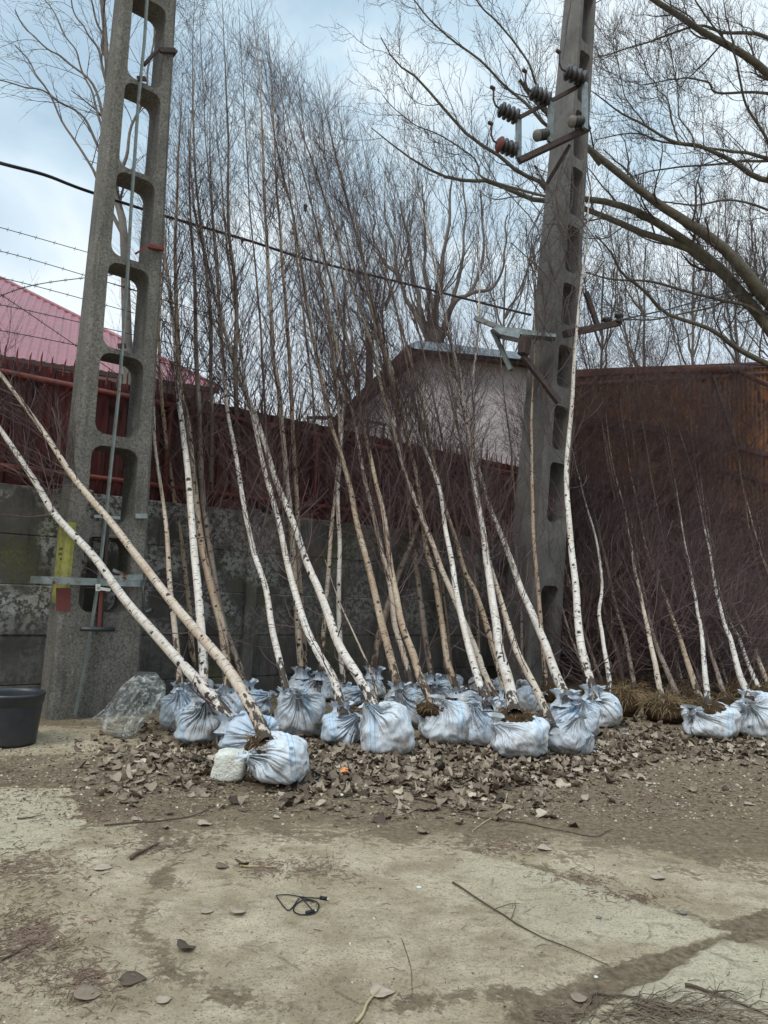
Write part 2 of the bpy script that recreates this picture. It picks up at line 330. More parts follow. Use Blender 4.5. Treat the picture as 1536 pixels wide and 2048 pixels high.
G = dict(
    ground=m_ground(),
    pole=m_concrete('pole_concrete', (.23, .215, .19), (.145, .137, .12), True, 0, .0, .02),
    pole2=m_concrete('smooth_pole_concrete', (.155, .145, .135), (.095, .09, .084), False, 0, .1, .006),
    wall=m_concrete('wall_concrete', (.115, .109, .098), (.055, .052, .046), False, .9, .8, .012),
    redmetal=m_metal('red_sheet', (.085, .012, .010), (.045, .008, .007), .55, .25, .15, 3, True, (.03, .012, .01)),
    redpipe=m_metal('red_pipe', (.14, .022, .016), (.08, .016, .013), .6, .2, .25, 14),
    rust=m_metal('rusty_sheet', (.36, .155, .05), (.18, .065, .028), .8, .15, .3, 2.4, True, (.055, .018, .014)),
    rustpipe=m_metal('rusty_pipe', (.13, .045, .035), (.07, .022, .018), .75, .2, .4, 10),
    pinkroof=m_metal('pink_roof', (.27, .078, .09), (.19, .06, .07), .45, .1, 0, 3),
    galv=m_metal('galvanised_steel', (.26, .30, .30), (.15, .17, .17), .45, .55, .12, 9),
    darksteel=m_metal('dark_rusty_steel', (.045, .032, .028), (.022, .018, .017), .75, .2, .4, 22, False, (.075, .036, .026)),
    rod=m_metal('grey_green_bar', (.17, .20, .19), (.11, .13, .125), .55, .4, .15, 9),
    black=m_plain('black_plastic', (.016, .018, .022), (.03, .032, .036), .42, 9, 0, .5, .15),
    ceramic=m_plain('brown_ceramic', (.022, .018, .018), (.010, .009, .009), .55, 9, 0, .5, .1),
    red=m_plain('faded_red_paint', (.17, .035, .03), (.085, .045, .04), .85, 22),
    yellow=m_plain('faded_yellow_paint', (.27, .26, .06), (.13, .135, .05), .85, 14),
    white=m_plain('white_plastic', (.62, .62, .58), None, .5, 9),
    cable=m_plain('black_cable', (.012, .012, .014), None, .55, 9),
    stucco=m_plain('pale_plaster', (.55, .50, .50), (.42, .38, .38), .9, 3, 0, .2, .4, .01),
    shedroof=m_metal('grey_metal_roof', (.32, .38, .42), (.22, .26, .30), .4, .4, .05, 6),
    darkwood=m_plain('dark_wood', (.06, .035, .03), (.035, .022, .02), .85, 12),
    twig=m_twig('birch_twig', (.030, .018, .020), (.145, .098, .090)),
    twig2=m_twig('far_twig', (.07, .055, .048), (.14, .115, .10)),
    oldbark=m_plain('old_bark', (.13, .115, .085), (.06, .052, .04), .9, 5, 0, .2, .8, .03),
    bgbark=m_plain('hazed_far_bark', (.17, .15, .13), (.10, .085, .075), .9, 6),  # background bark; distance haze is put into its colour, hence the paler tone
    soil=m_plain('root_soil', (.085, .055, .03), (.035, .022, .014), .95, 25, 0, .1, 1.0, .02),
    hay=m_plain('dry_grass', (.30, .21, .11), (.16, .11, .06), .9, 8),
    stone=m_plain('white_stone', (.72, .72, .65), (.55, .55, .48), .9, 16, 0, .2, 1., .02),
    pebble=m_plain('grey_stone', (.20, .185, .165), (.12, .11, .10), .95, 16, 0, .05),
    stick=m_plain('stick_bark', (.11, .075, .05), (.055, .04, .03), .85, 12),
    straw=m_plain('pale_straw', (.42, .33, .19), (.28, .21, .12), .8, 12),
    leaf=m_leaf(),
)
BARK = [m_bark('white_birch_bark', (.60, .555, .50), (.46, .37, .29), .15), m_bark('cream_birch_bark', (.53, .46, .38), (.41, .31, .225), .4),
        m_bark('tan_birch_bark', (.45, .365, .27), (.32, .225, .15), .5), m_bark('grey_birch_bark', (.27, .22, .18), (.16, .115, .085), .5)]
SACK = [m_sack('white_sack', (.56, .60, .64)), m_sack('bluish_sack', (.47, .54, .62)), m_sack('grey_sack', (.42, .45, .48))]
t = MT('clear_film', .22, .5); tr = t.n.new('ShaderNodeBsdfTransparent'); tr.inputs[0].default_value = (.93, .95, .94, 1); gl = t.n.new('ShaderNodeBsdfGlossy'); gl.inputs['Roughness'].default_value = .28
df = t.n.new('ShaderNodeBsdfDiffuse'); df.inputs[0].default_value = (.75, .77, .74, 1); m1 = t.n.new('ShaderNodeMixShader'); m2 = t.n.new('ShaderNodeMixShader')
wr = t.noise(t.co('Object'), 9, 6, .65, 1.2); t.set(m1.inputs[0], t.rng(wr, .50, .66, .03, .42)); t.l.new(tr.outputs[0], m1.inputs[1]); t.l.new(df.outputs[0], m1.inputs[2])
fr = t.n.new('ShaderNodeFresnel'); fr.inputs[0].default_value = 1.4; t.l.new(fr.outputs[0], m2.inputs[0]); t.l.new(m1.outputs[0], m2.inputs[1]); t.l.new(gl.outputs[0], m2.inputs[2])
bn = t.n.new('ShaderNodeBump'); bn.inputs['Strength'].default_value = .8; bn.inputs['Distance'].default_value = .02; t.l.new(wr, bn.inputs['Height']); t.l.new(bn.outputs[0], gl.inputs['Normal']); t.l.new(bn.outputs[0], fr.inputs['Normal'])
t.l.new(m2.outputs[0], t.o.inputs['Surface']); G['film'] = t.m

# ------------------------------------------------------------------ ground
RED = [(60, 1880, 90, 70), (40, 1740, 110, 40), (170, 1960, 70, 40), (620, 1740, 80, 22), (1010, 1695, 90, 20), (1150, 1760, 80, 16), (1260, 1795, 70, 14), (230, 1625, 130, 20), (330, 1690, 110, 22), (30, 1545, 80, 16), (540, 1735, 60, 20), (1320, 1600, 120, 14)]
SLAB = [(385, 1700), (600, 1650), (760, 1655), (905, 1702), (1010, 1722), (1110, 1758), (1210, 1782), (1300, 1812), (1465, 1868), (1370, 1905), (1290, 1945), (1180, 1985), (1000, 1975), (800, 1985), (560, 1990), (380, 1940), (300, 1840)]
SLAB2 = [(1540, 1905), (1440, 1880), (1345, 1950), (1230, 2000), (1150, 2050), (1600, 2080), (1600, 1900)]
SLAB3 = [(-80, 1570), (130, 1580), (170, 1640), (120, 1700), (-80, 1720)]
def poly_sd(poly, X, Y):
    inside = np.zeros(X.shape, bool); dist = np.full(X.shape, 1e9)
    for i in range(len(poly)):
        (x0, y0), (x1, y1) = poly[i], poly[(i+1) % len(poly)]
        c = ((y0 > Y) != (y1 > Y)) & (X < (x1-x0)*(Y-y0)/((y1-y0) if abs(y1-y0) > 1e-9 else 1e-9)+x0); inside ^= c
        dx, dy = x1-x0, y1-y0; tt = np.clip(((X-x0)*dx+(Y-y0)*dy)/(dx*dx+dy*dy+1e-12), 0, 1); dist = np.minimum(dist, np.hypot(X-x0-tt*dx, Y-y0-tt*dy))
    return np.where(inside, dist, -dist)
def gxy(poly): return [tuple(gnd(u, v)[:2]) for u, v in poly]
xs = np.concatenate([np.linspace(-120, -9, 14), np.linspace(-8, -4.2, 24), np.arange(-4, 5.3, .03), np.linspace(5.5, 12, 26), np.linspace(14, 120, 12)])
ys = np.concatenate([np.linspace(-40, 1, 8), np.arange(1.4, 9.5, .03), np.linspace(9.7, 16, 30), np.linspace(18, 200, 12)])
XX, YY = np.meshgrid(xs, ys); sh = XX.shape
nz = np.array([noise.fractal(Vector((a*.9, b*.9, 0)), .9, 2.1, 4) for a, b in zip(XX.ravel(), YY.ravel())]).reshape(sh)
nz2 = np.array([noise.noise(Vector((a*9, b*9, 3))) for a, b in zip(XX.ravel(), YY.ravel())]).reshape(sh)
near = (np.abs(XX) < 13) & (YY > 1) & (YY < 16)
sd1 = poly_sd(gxy(SLAB), XX+nz2*.05, YY+nz2*.05); sd2 = poly_sd(gxy(SLAB2), XX+nz2*.04, YY); sd3 = poly_sd(gxy(SLAB3), XX+nz2*.08, YY+nz2*.08)
fade = np.clip((XX-gnd(700, 1800)[0])/1.0, 0, 1)*np.clip((YY-gnd(1000, 1960)[1])/.5, 0, 1); fade = np.maximum(fade, (sd1 < -.02)*1.0)
slab = np.maximum(np.clip(sd1/.10+.5, 0, 1)*fade, np.clip(np.maximum(sd2, sd3)/.10+.5, 0, 1))
ZZ = (nz*.012+nz2*.004)*near+.012*np.maximum(np.clip(sd1/.03+.5, 0, 1)*fade, np.clip(sd2/.03+.5, 0, 1))
PP = np.stack([XX, YY, np.zeros(sh)], -1).reshape(-1, 3); UU, VV = proj(PP+np.array([0, 0, 0])); UU = UU.reshape(sh); VV = VV.reshape(sh)
red = np.zeros(sh)
for (u, v, a, b) in RED:
    c = gnd(u, v); e1 = abs(gnd(u+a, v)[0]-c[0]); e2 = abs(gnd(u, v-b)[1]-c[1]); red = np.maximum(red, np.exp(-(((XX-c[0])/e1)**2+((YY-c[1])/e2)**2)))
ok = near & (YY > 1.2)
# soil builds up towards the wall, in the joint between the slabs, thin elsewhere
soil = np.clip((YY-3.6-.25*nz)/1.0, 0, 1)
jl = gxy([(1560, 1835), (1465, 1868), (1340, 1930), (1200, 1990), (1060, 2040)])
jd = np.full(sh, 9.)
for i in range(len(jl)-1):
    (x0, y0), (x1, y1) = jl[i], jl[i+1]; dx, dy = x1-x0, y1-y0; tt = np.clip(((XX-x0)*dx+(YY-y0)*dy)/(dx*dx+dy*dy), 0, 1); jd = np.minimum(jd, np.hypot(XX-x0-tt*dx, YY-y0-tt*dy))
dirt = np.maximum(soil*.85, np.exp(-(jd/.12)**2)); dirt = np.maximum(dirt, .55*np.exp(-((sd1+.06)/.10)**2))
c = gnd(110, 1480); dirt = dirt*(1-.8*np.exp(-(((XX-c[0])/.8)**2+((YY-c[1])/.7)**2)))
dirt = np.where(slab > .5, dirt*.25, dirt)
ny, nx = sh; idx = np.arange(ny*nx).reshape(ny, nx)
Fg = np.stack([idx[:-1, :-1], idx[:-1, 1:], idx[1:, 1:], idx[1:, :-1]], -1).reshape(-1, 4)
g = mk('ground', np.stack([XX, YY, ZZ], -1).reshape(-1, 3), Fg, G['ground'], None, True, dict(dirt=('FLOAT', dirt), red=('FLOAT', red*.72), slab=('FLOAT', slab))); tag(g, kind='structure')
def gz(x, y):
    i = np.searchsorted(ys, y)-1; j = np.searchsorted(xs, x)-1; return float(ZZ[min(i+1, ny-1), min(j+1, nx-1)])

# ------------------------------------------------------------------ concrete wall of precast panels
wl = empty('concrete_wall', wp(0, 0), 'weathered grey precast panel wall with flaking white paint, under the red metal fence', 'wall')
sp0 = wall_s(497); k0 = -3; k1 = 13; PS = 2.06
rows = [(-.25, .25), (.25, .75), (.75, 1.26), (1.26, 1.77), (1.77, 2.28)]
rw = random.Random(3)
for k in range(k0, k1):
    s0 = sp0+PS*k+.075; s1 = sp0+PS*(k+1)-.075
    for (a, b) in rows:
        m = MB(); off = rw.uniform(-.008, .008)
        m.box(wp((s0+s1)/2, (a+b)/2, off), E, WN, Z, s1-s0+.04, .06, b-a-.0015, .011)
        m.build('wall_panel', G['wall'], wl)
    m = MB(); m.box(wp(sp0+PS*k, 1.0, .02), E, WN, Z, .15, .16, 2.62, .015); m.build('wall_post', G['wall'], wl)
# ------------------------------------------------------------------ red corrugated fence on top of it
def corr(m, s0, s1, zb, zt, off, pitch=.2, dep=.035, fn=wp):
    s = s0; pts = []
    while s < s1:
        for (a, d) in ((0, 0), (.30, 0), (.40, 1), (.62, 1), (.72, 0)): pts.append((s+a*pitch, d*dep))
        s += pitch
    V = []; 
    for (q, d) in pts:
        zz = zt(q) if callable(zt) else zt
        V += [fn(q, zb, off+d), fn(q, zz, off+d), fn(q, zb, off+d-.004), fn(q, zz, off+d-.004)]
    fs = []
    for i in range(len(pts)-1):
        a = 4*i; b = a+4; fs += [(a, b, b+1, a+1), (a+3, b+3, b+2, a+2), (a+1, b+1, b+3, a+3)]
    m.add(V, fs)
fe = empty('metal_fence', wp(0, 2.3), 'dark red corrugated sheet fence with spiked top, standing on the concrete wall', 'fence')
m = MB(); corr(m, sp0+PS*k0, sp0+PS*11, 2.27, 3.58, -.09); m.build('corrugated_sheet', G['redmetal'], fe)
m = MB()
for z, r in ((3.42, .035), (2.46, .03)): m.tube([wp(sp0+PS*k0, z, .0), wp(sp0+PS*11, z, .0)], r, 10)
m.build('rail_pipe', G['redpipe'], fe, True)
for k in range(k0, 11): m = MB(); m.tube([wp(sp0+PS*k+.9, 2.2, .0), wp(sp0+PS*k+.9, 3.42, .0)], .035, 10); m.build('upright_pipe', G['redpipe'], fe, True)
m = MB(); s = sp0+PS*k0
while s < sp0+PS*10:
    jx = rw.uniform(-.015, .015); hh = rw.uniform(.10, .15)
    P = [wp(s, 3.50, .0), wp(s+jx*.4, 3.58, -.005), wp(s+jx, 3.58+hh*.6, -.0), wp(s+jx*1.3, 3.58+hh, .03)]; m.tube(P, [.011, .011, .008, .002], 5); s += .115
m.build('spike_row', G['redpipe'], fe)
# ------------------------------------------------------------------ tall rusty corrugated wall on the right
RB = W0-WN*.9; 
def rp(s, z, off=0.): return RB+E*s+WN*off+Z*z
tops = [(1130, 752), (1250, 745), (1370, 740), (1450, 736), (1540, 731), (1720, 722)]
tq = [ipl(u, v, RB, WN) for u, v in tops]; ts = [float(np.dot(q-RB, E)) for q in tq]; tz = [q[2] for q in tq]
topf = lambda s: float(np.interp(s, ts, tz))
rwl = empty('corrugated_wall', rp(ts[0], 0), 'tall rusty orange corrugated metal wall rising behind the right-hand birches', 'metal wall')
m = MB(); corr(m, ts[0], ts[-1]-.1, 0, topf, 0, .25, .04, rp); m.build('corrugated_sheet', G['rust'], rwl)
m = MB(); pr = [rp(s, topf(s)-.22, .1) for s in np.linspace(ts[0], ts[-1], 14)]; m.tube(pr, .05, 10); m.build('upper_pipe', G['rustpipe'], rwl, True)
m = MB()
for i in range(9):
    a = ts[0]+(ts[-1]-ts[0])*i/9; b = ts[0]+(ts[-1]-ts[0])*(i+1)/9-.06; m.bar(rp(a, topf(a)+.02, .05), rp(b, topf(b)+.02, .05), .16, .16, Z, .02)
m.build('capping', G['rustpipe'], rwl)
lo = [ipl(u, v, RB+WN*.08, WN) for u, v in ((1100, 838), (1250, 850), (1390, 872), (1536, 910), (1650, 940))]
m = MB()
for i in range(4): m.bar(lo[i], lo[i+1], .14, .16, Z, .01)
m.build('lower_beam', G['rustpipe'], rwl)
lo = [ipl(u, v, RB+WN*.08, WN) for u, v in ((1380, 925), (1536, 966), (1650, 990))]
m = MB(); m.bar(lo[0], lo[1], .10, .08, Z); m.bar(lo[1], lo[2], .10, .08, Z); m.build('lower_rail', G['rustpipe'], rwl)
m = MB(); m.bar(ipl(1424, 752, RB+WN*.16, WN), ipl(1470, 890, RB+WN*.16, WN), .09, .05); m.build('diagonal_strut', G['rod'], rwl)
m = MB(); m.tube([ipl(1370, 740, RB+WN*.25, WN), ipl(1500, 735, RB+WN*.25, WN)], .09, 12); m.build('roof_pipe', G['rustpipe'], rwl, True)
m = MB(); m.tube([ipl(1480, 745, RB+WN*.3, WN), ipl(1560, 780, RB+WN*.3, WN)], .07, 12); m.build('sloping_pipe', G['rustpipe'], rwl, True)

# ------------------------------------------------------------------ house with pink roof (left), shed (middle)
hz_ = 6.7; Ea = at(0, 708, 18.0); Eb = at(437, 779, 20.2); Ea[2] = Eb[2] = (Ea[2]+Eb[2])/2
ed = nrm(Eb-Ea); bk = np.array([-ed[1], ed[0], 0]); bk = bk if bk[1] > 0 else -bk
sl = bk*math.cos(R(30))+Z*math.sin(R(30)); rn = np.cross(ed, sl)
Hp = ipl(0, 558, Eb, rn); hd = Hp-Eb; run = np.dot(hd, ed); rise = np.dot(hd, sl)  # hip line: s=run*t, u=rise*t
hs = empty('house', [Ea[0], Ea[1], 0], 'house with a pink-red ribbed metal roof behind the fence at the left edge', 'house')
V = []; fs = []; s = 0.0; pts = []
T_end = 1.25
while s > run*3.2:
    for a, d in ((0, 0), (.06, 1), (.12, 1), (.17, 0)):
        q = s-a; pts.append((q, min(rise*(q/run), rise*T_end), .028*d))
    s -= .23
for (q, h_, d) in pts:
    for hh, dd in ((-.12, d), (max(h_, -.1), d)): V.append(Eb+ed*q+sl*hh+rn*(-dd if rn[2] < 0 else dd))
for i in range(len(pts)-1): fs.append((2*i, 2*i+2, 2*i+3, 2*i+1))
rf = mk('roof', V, fs, G['pinkroof'], hs)
md = rf.modifiers.new('s', 'SOLIDIFY'); md.thickness = .02
Rg = Eb+ed*run*T_end+sl*rise*T_end
E2 = Eb+bk*2*(np.dot(Rg-Eb, bk)); 
m = MB(); m.add([Eb, E2, Rg, Eb-Z*.05, E2-Z*.05, Rg-Z*.05], [(0, 1, 2), (3, 5, 4), (0, 3, 4, 1)]); m.build('roof_end', G['pinkroof'], hs)
m = MB(); m.tube([Eb+Z*.03, Rg+Z*.05], .07, 8); m.build('hip_cap', G['pinkroof'], hs, True)
m = MB(); m.box((Eb+ed*run*1.6+bk*4)*np.array([1, 1, 0])+Z*(Eb[2]/2-.1), ed, bk, Z, abs(run)*3.0, 7.0, Eb[2]-.25); m.build('wall', G['stucco'], hs)
m = MB(); m.bar(Eb-bk*.08-Z*.10, Eb+ed*run*3.1-bk*.08-Z*.10, .12, .12, Z); m.build('gutter', G['darksteel'], hs)
# shed
YS = 15.5
sh_ = empty('shed', at(850, 1180, YS)*np.array([1, 1, 0]), 'pale plastered shed with grey metal roof and dark sloping gable edge behind the birches', 'shed')
o2 = [(672, 1240), (672, 855), (700, 815), (838, 704), (1150, 738), (1150, 1240)]
fr_ = [at(u, v, YS) for u, v in o2]; bk_ = [p+np.array([0.6, 5.0, 0]) for p in fr_]; n_ = len(o2)
m = MB(); m.add(fr_+bk_, [tuple(range(n_)), tuple(range(2*n_-1, n_-1, -1))]+[(i, i+n_, (i+1) % n_+n_, (i+1) % n_) for i in range(n_)]); m.build('wall', G['stucco'], sh_)
def prism(m, px, Y, dep):
    a = [at(u, v, Y) for u, v in px]; b = [p+np.array([.08*dep, dep, 0]) for p in a]; n = len(px)
    m.add(a+b, [tuple(range(n)), tuple(range(2*n-1, n-1, -1))]+[(i, i+n, (i+1) % n+n, (i+1) % n) for i in range(n)])
m = MB(); prism(m, [(815, 690), (838, 681), (1052, 706), (1155, 722), (1155, 736), (1052, 719), (830, 697)], YS-.5, 6.0); m.build('roof', G['shedroof'], sh_)
m = MB(); prism(m, [(835, 697), (1150, 737), (1150, 742), (835, 703)], YS-.42, .2); m.build('fascia', G['darkwood'], sh_)
m = MB(); prism(m, [(815, 690), (838, 704), (700, 822), (664, 868), (655, 846)], YS-.45, 5.8); m.build('gable_edge', G['darkwood'], sh_)
m = MB(); prism(m, [(733, 672), (745, 672), (742, 780), (730, 780)], YS+.5, .3); m.build('flue', G['darksteel'], sh_)
rk = empty('metal_rack', at(690, 860, 13.2), 'thin black metal rack standing just behind the red fence beside the shed', 'rack')
m = MB(); q = [at(u, v, 13.2) for u, v in ((615, 835), (735, 842), (770, 850))]
for i in range(2): m.bar(q[i], q[i+1], .045)
q2 = [at(u, v, 13.9) for u, v in ((640, 834), (760, 846))]; m.bar(q2[0], q2[1], .045); m.bar(q[0], q2[0], .045); m.bar(q[2], q2[1], .045); m.build('frame', G['darksteel'], rk)
for u, v in ((617, 836), (660, 838), (735, 843), (768, 850)):
    m = MB(); p = at(u, v, 13.25); m.bar(p, p*np.array([1, 1, 0])+Z*.0, .04); m.build('leg', G['darksteel'], rk)

# ------------------------------------------------------------------ concrete poles
def lerp(a, b, t): return a+(b-a)*t
def make_pole(post, O, prof, Ht, tk, wins, wf, mat, seed, cut=.035):
    # prof(z) -> (xl, xr) in the front plane; tk(z) thickness; wins [(z0,z1)]
    def P(x, y, z): return O+E*x-WN*y+Z*z
    V = []; fs = []
    cells = []; zc = [0.0]
    for i in range(len(wins)-1): zc.append((wins[i][1]+wins[i+1][0])/2)
    zc[0] = wins[0][0]-.12; zc.append(wins[-1][1]+.12)
    def seg_plain(z0, z1):
        b = len(V)
        for z in (z0, z1):
            xl, xr = prof(z); T = tk(z)
            for (x, y) in ((xl+cut, 0), (xr-cut, 0), (xr, cut), (xr, T-cut), (xr-cut, T), (xl+cut, T), (xl, T-cut), (xl, cut)): V.append(P(x, y, z))
        for a in range(8): fs.append((b+a, b+(a+1) % 8, b+8+(a+1) % 8, b+8+a))
        return b
    b = seg_plain(-.3, zc[0]); fs.append(tuple(range(b+7, b-1, -1)))
    for i, (w0, w1) in enumerate(wins):
        z0, z1 = zc[i], zc[i+1]
        # window loop with rounded corners
        xl0, xr0 = prof((w0+w1)/2); hw = (xr0-xl0)*wf/2; rc = min(hw*.5, .12)
        loop = []
        for (cx, cz, a0) in ((1, -1, -90), (1, 1, 0), (-1, 1, 90), (-1, -1, 180)):
            for k in range(6):
                an = R(a0+k*18); loop.append((cx*(hw-rc)+rc*math.cos(an), (w0+w1)/2+cz*((w1-w0)/2-rc)+rc*math.sin(an)))
        n = len(loop)
        def outer(px, pz):
            # radial map to cell border
            zm = (w0+w1)/2; dx, dz = px, pz-zm
            tx = 1/abs(dx) if abs(dx) > 1e-6 else 1e9
            ex = hw+.001; fx = (xr0-xl0)/2-cut; ez0, ez1 = z0-zm, z1-zm
            ezz = ez1 if dz > 0 else -ez0
            t = min(fx/abs(dx) if abs(dx) > 1e-6 else 1e9, ezz/abs(dz) if abs(dz) > 1e-6 else 1e9)
            X, Zz = dx*t, zm+dz*t; xl, xr = prof(Zz); half = (xr-xl)/2-cut
            return (X/fx*half, Zz)
        B = len(V)
        OUT = [outer(*p) for p in loop]
        # snap the nearest points to the four corners
        fxm = (xr0-xl0)/2-cut
        for (sx, zz) in ((1, z0), (1, z1), (-1, z1), (-1, z0)):
            xl, xr = prof(zz); half = (xr-xl)/2-cut; tgt = (sx*half, zz)
            j = min(range(n), key=lambda q: (OUT[q][0]-tgt[0])**2+(OUT[q][1]-tgt[1])**2); OUT[j] = tgt
        def cx_(z): xl, xr = prof(z); return (xl+xr)/2
        for back in (0, 1):
            for (px, pz) in loop: V.append(P(px*(.985 if back else 1)+cx_(pz), tk(pz) if back else 0, pz))
            for (px, pz) in OUT: V.append(P(px+cx_(pz), tk(pz) if back else 0, pz))
        for k in range(n):
            k2 = (k+1) % n
            fs.append((B+k, B+n+k, B+n+k2, B+k2)); fs.append((B+2*n+k2, B+3*n+k2, B+3*n+k, B+2*n+k)); fs.append((B+k, B+k2, B+2*n+k2, B+2*n+k))
        b = len(V)
        for z in (z0, z1):
            xl, xr = prof(z); T = tk(z)
            for (x, y) in ((xr-cut, 0), (xr, cut), (xr, T-cut), (xr-cut, T), (xl+cut, T), (xl, T-cut), (xl, cut), (xl+cut, 0)): V.append(P(x, y, z))
        for a in (0, 1, 2, 4, 5, 6): fs.append((b+a, b+a+1, b+8+a+1, b+8+a))
    b = seg_plain(zc[-1], Ht); fs.append(tuple(range(b+8, b+16)))
    return mk('post', V, fs, mat, post)
O1 = gnd(185, 1436); O1n = O1.copy()
def l1(u, v): q = ipl(u, v, O1, WN)-O1; return float(np.dot(q, E)), float(q[2])
bl, br, tl, tr_ = l1(97, 1440), l1(277, 1430), l1(243, 0), l1(355, 0)
def prof1(z):
    return (bl[0]+(tl[0]-bl[0])*(z-bl[1])/(tl[1]-bl[1]), br[0]+(tr_[0]-br[0])*(z-br[1])/(tr_[1]-br[1]))
wz = [(l1(150, 1225)[1], l1(205, 1074)[1]), (l1(165, 1040)[1], l1(215, 892)[1]), (l1(180, 863)[1], l1(228, 707)[1]), (l1(200, 690)[1], l1(245, 528)[1]), (l1(217, 505)[1], l1(258, 347)[1]), (l1(240, 330)[1], l1(275, 170)[1]), (l1(258, 152)[1], l1(290, -5)[1]), (l1(272, -25)[1], l1(300, -170)[1])]
print('pole1', bl, br, tl, tr_, wz)
p1 = empty('concrete_pole', O1, 'rough grey concrete power pole with ladder-like openings, nearest, at the left', 'power pole', None)
make_pole(p1, O1, prof1, wz[-1][1]+.5, lambda z: lerp(.42, .30, z/8), wz, .60, G['pole'], 1)
def f1(u, v, off=.02): return ipl(u, v, O1+WN*off, WN)
m = MB(); P = [f1(u, v, .05) for u, v in ((150, 1430), (170, 1330), (196, 1170), (214, 1010), (222, 930), (238, 780), (252, 600), (262, 420), (277, 200), (289, 80), (294, 0), (302, -160))]
for i in range(len(P)-1): m.bar(P[i], P[i+1], .055, .018, E)
m.build('flat_bar', G['rod'], p1)
m = MB(); P = [f1(u, v, .03) for u, v in ((200, 1260), (207, 1165), (215, 1040))]
for i in range(2): m.bar(P[i], P[i+1], .05, .03, E)
m.build('inner_bar', G['darksteel'], p1)
m = MB(); m.bar(f1(201, 1182, .06), f1(197, 1255, .06), .05, .03, E); m.build('red_lever', G['red'], p1)
m = MB(); m.bar(f1(84, 1160, .05), f1(288, 1167, .05), .07, .025, WN); m.bar(f1(84, 1160, .05), f1(84, 1160, .05)-WN*.4-Z*.0, .07, .02, E); m.build('clamp_band', G['galv'], p1)
m = MB(); m.bar(f1(222, 1157, .06), f1(285, 1154, .06), .055, .02, WN); m.bar(f1(226, 1140, .07), f1(250, 1150, .06), .03, .015, WN); m.build('upper_clamp', G['galv'], p1)
m = MB(); m.bar(f1(270, 1032, .03), f1(294, 1032, .03), .05, .03, WN); m.build('small_bracket', G['galv'], p1); m = MB(); m.bar(f1(188, 1032, .03), f1(240, 1036, .03), .03, .02, WN); m.build('small_bracket', G['galv'], p1)
m = MB(); m.bar(f1(193, 1176, .10), f1(220, 1180, .10), .03, .02, WN); m.bar(f1(196, 1168, .10), f1(196, 1182, .10), .04, .02, WN); m.build('white_lock', G['white'], p1)
m = MB(); m.tube([f1(161, 1258, .12), f1(229, 1259, .12)], .022, 12); m.build('crank_handle', G['black'], p1, True)
m = MB(); m.tube([f1(286, 1160, .08), f1(287, 1190, .12), f1(288, 1220, .12), f1(293, 1225, .13), f1(304, 1220, .18)], [.012, .013, .015, .02, .028], 10); m.build('side_handle', G['black'], p1, True)
m = MB(); m.bar(f1(318, 100, .03), f1(352, 102, .03), .06, .04, WN, .01); m.tube([f1(352, 102, .02), f1(352, 102, .02)-WN*.3], .02, 8); m.tube([f1(316, 99, .03), f1(288, 130, .04)], .02, 8); m.build('steel_strap', G['darksteel'], p1)
m = MB(); m.bar(f1(296, 492, .03), f1(328, 498, .03), .05, .04, WN, .01); m.bar(f1(296, 492, .03), f1(272, 507, .05), .04, .02); m.build('rusty_strap', G['redpipe'], p1)
m = MB(); m.bar(f1(275, 157, .05), f1(292, 158, .05), .05, .02, WN); m.build('bar_clip', G['darksteel'], p1); m = MB(); m.bar(f1(236, 692, .05), f1(252, 692, .05), .05, .02, WN); m.build('bar_clip', G['darksteel'], p1)
# side face paint: yellow strip on the left chamfered side, red square on the front
def side(u, v, off=.004):
    x0, z0 = l1(97, v); pl = O1+E*(prof1(max(0, z0))[0]-off); return ipl(u, v, pl, E)
m = MB(); 
def sidepatch(m, v0, v1, y0, y1, off=.004, n=8):
    V = []
    for i in range(n+1):
        z = lerp(l1(97, v0)[1], l1(97, v1)[1], i/n); x = prof1(z)[0]-off
        for y in (y0, y1): V.append(O1+E*x-WN*y+Z*z)
    m.add(V, [(2*i, 2*i+1, 2*i+3, 2*i+2) for i in range(n)])
def frontpatch(m, u0, v0, u1, v1, off=.004):
    m.add([f1(u0, v0, off), f1(u1, v0, off), f1(u1, v1, off), f1(u0, v1, off)], [(0, 1, 2, 3)])
m = MB(); 
for (va, vb) in ((1208, 1166), (1154, 1040)):
    za, zb2 = l1(97, va)[1], l1(97, vb)[1]; V = []
    for i in range(9):
        z = lerp(za, zb2, i/8); xl = prof1(z)[0]
        for (x, y) in ((xl+.075, -.003), (xl+.036, -.003), (xl-.003, .036), (xl-.003, .30)): V.append(O1+E*x-WN*y+Z*z)
    m.add(V, [(4*i+a, 4*i+a+1, 4*i+5+a, 4*i+4+a) for i in range(8) for a in range(3)])
m.build('yellow_strip', G['yellow'], p1)
m = MB(); frontpatch(m, 112, 1222, 141, 1176, .005); m.build('red_patch', G['red'], p1)
# small faded writing on the yellow strip: three short lines and a dashed rule
m = MB()
zc_ = l1(100, 1105)[1]
for (txt, dz) in ((1, .05), (2, .0), (3, -.05)):
    z = zc_+dz; xl = prof1(z)[0]
    for q in range(4 if txt < 3 else 2):
        c0 = O1+E*(xl-.0045)-WN*(.10+.035*q)+Z*z
        m.box(c0, WN, Z, E, .022, .006, .001); m.box(c0-WN*.008, WN, Z, E, .005, .030, .0012); m.box(c0+WN*.008-Z*.006, WN, Z, E, .005, .02, .0012)
for q in range(6):
    for sgn in (1, -1):
        z = zc_+sgn*(.13+.055*q); c0 = O1+E*(prof1(z)[0]-.0045)-WN*.15+Z*z; m.box(c0, WN, Z, E, .008, .035, .001)
m.build('strip_lettering', G['black'], p1)

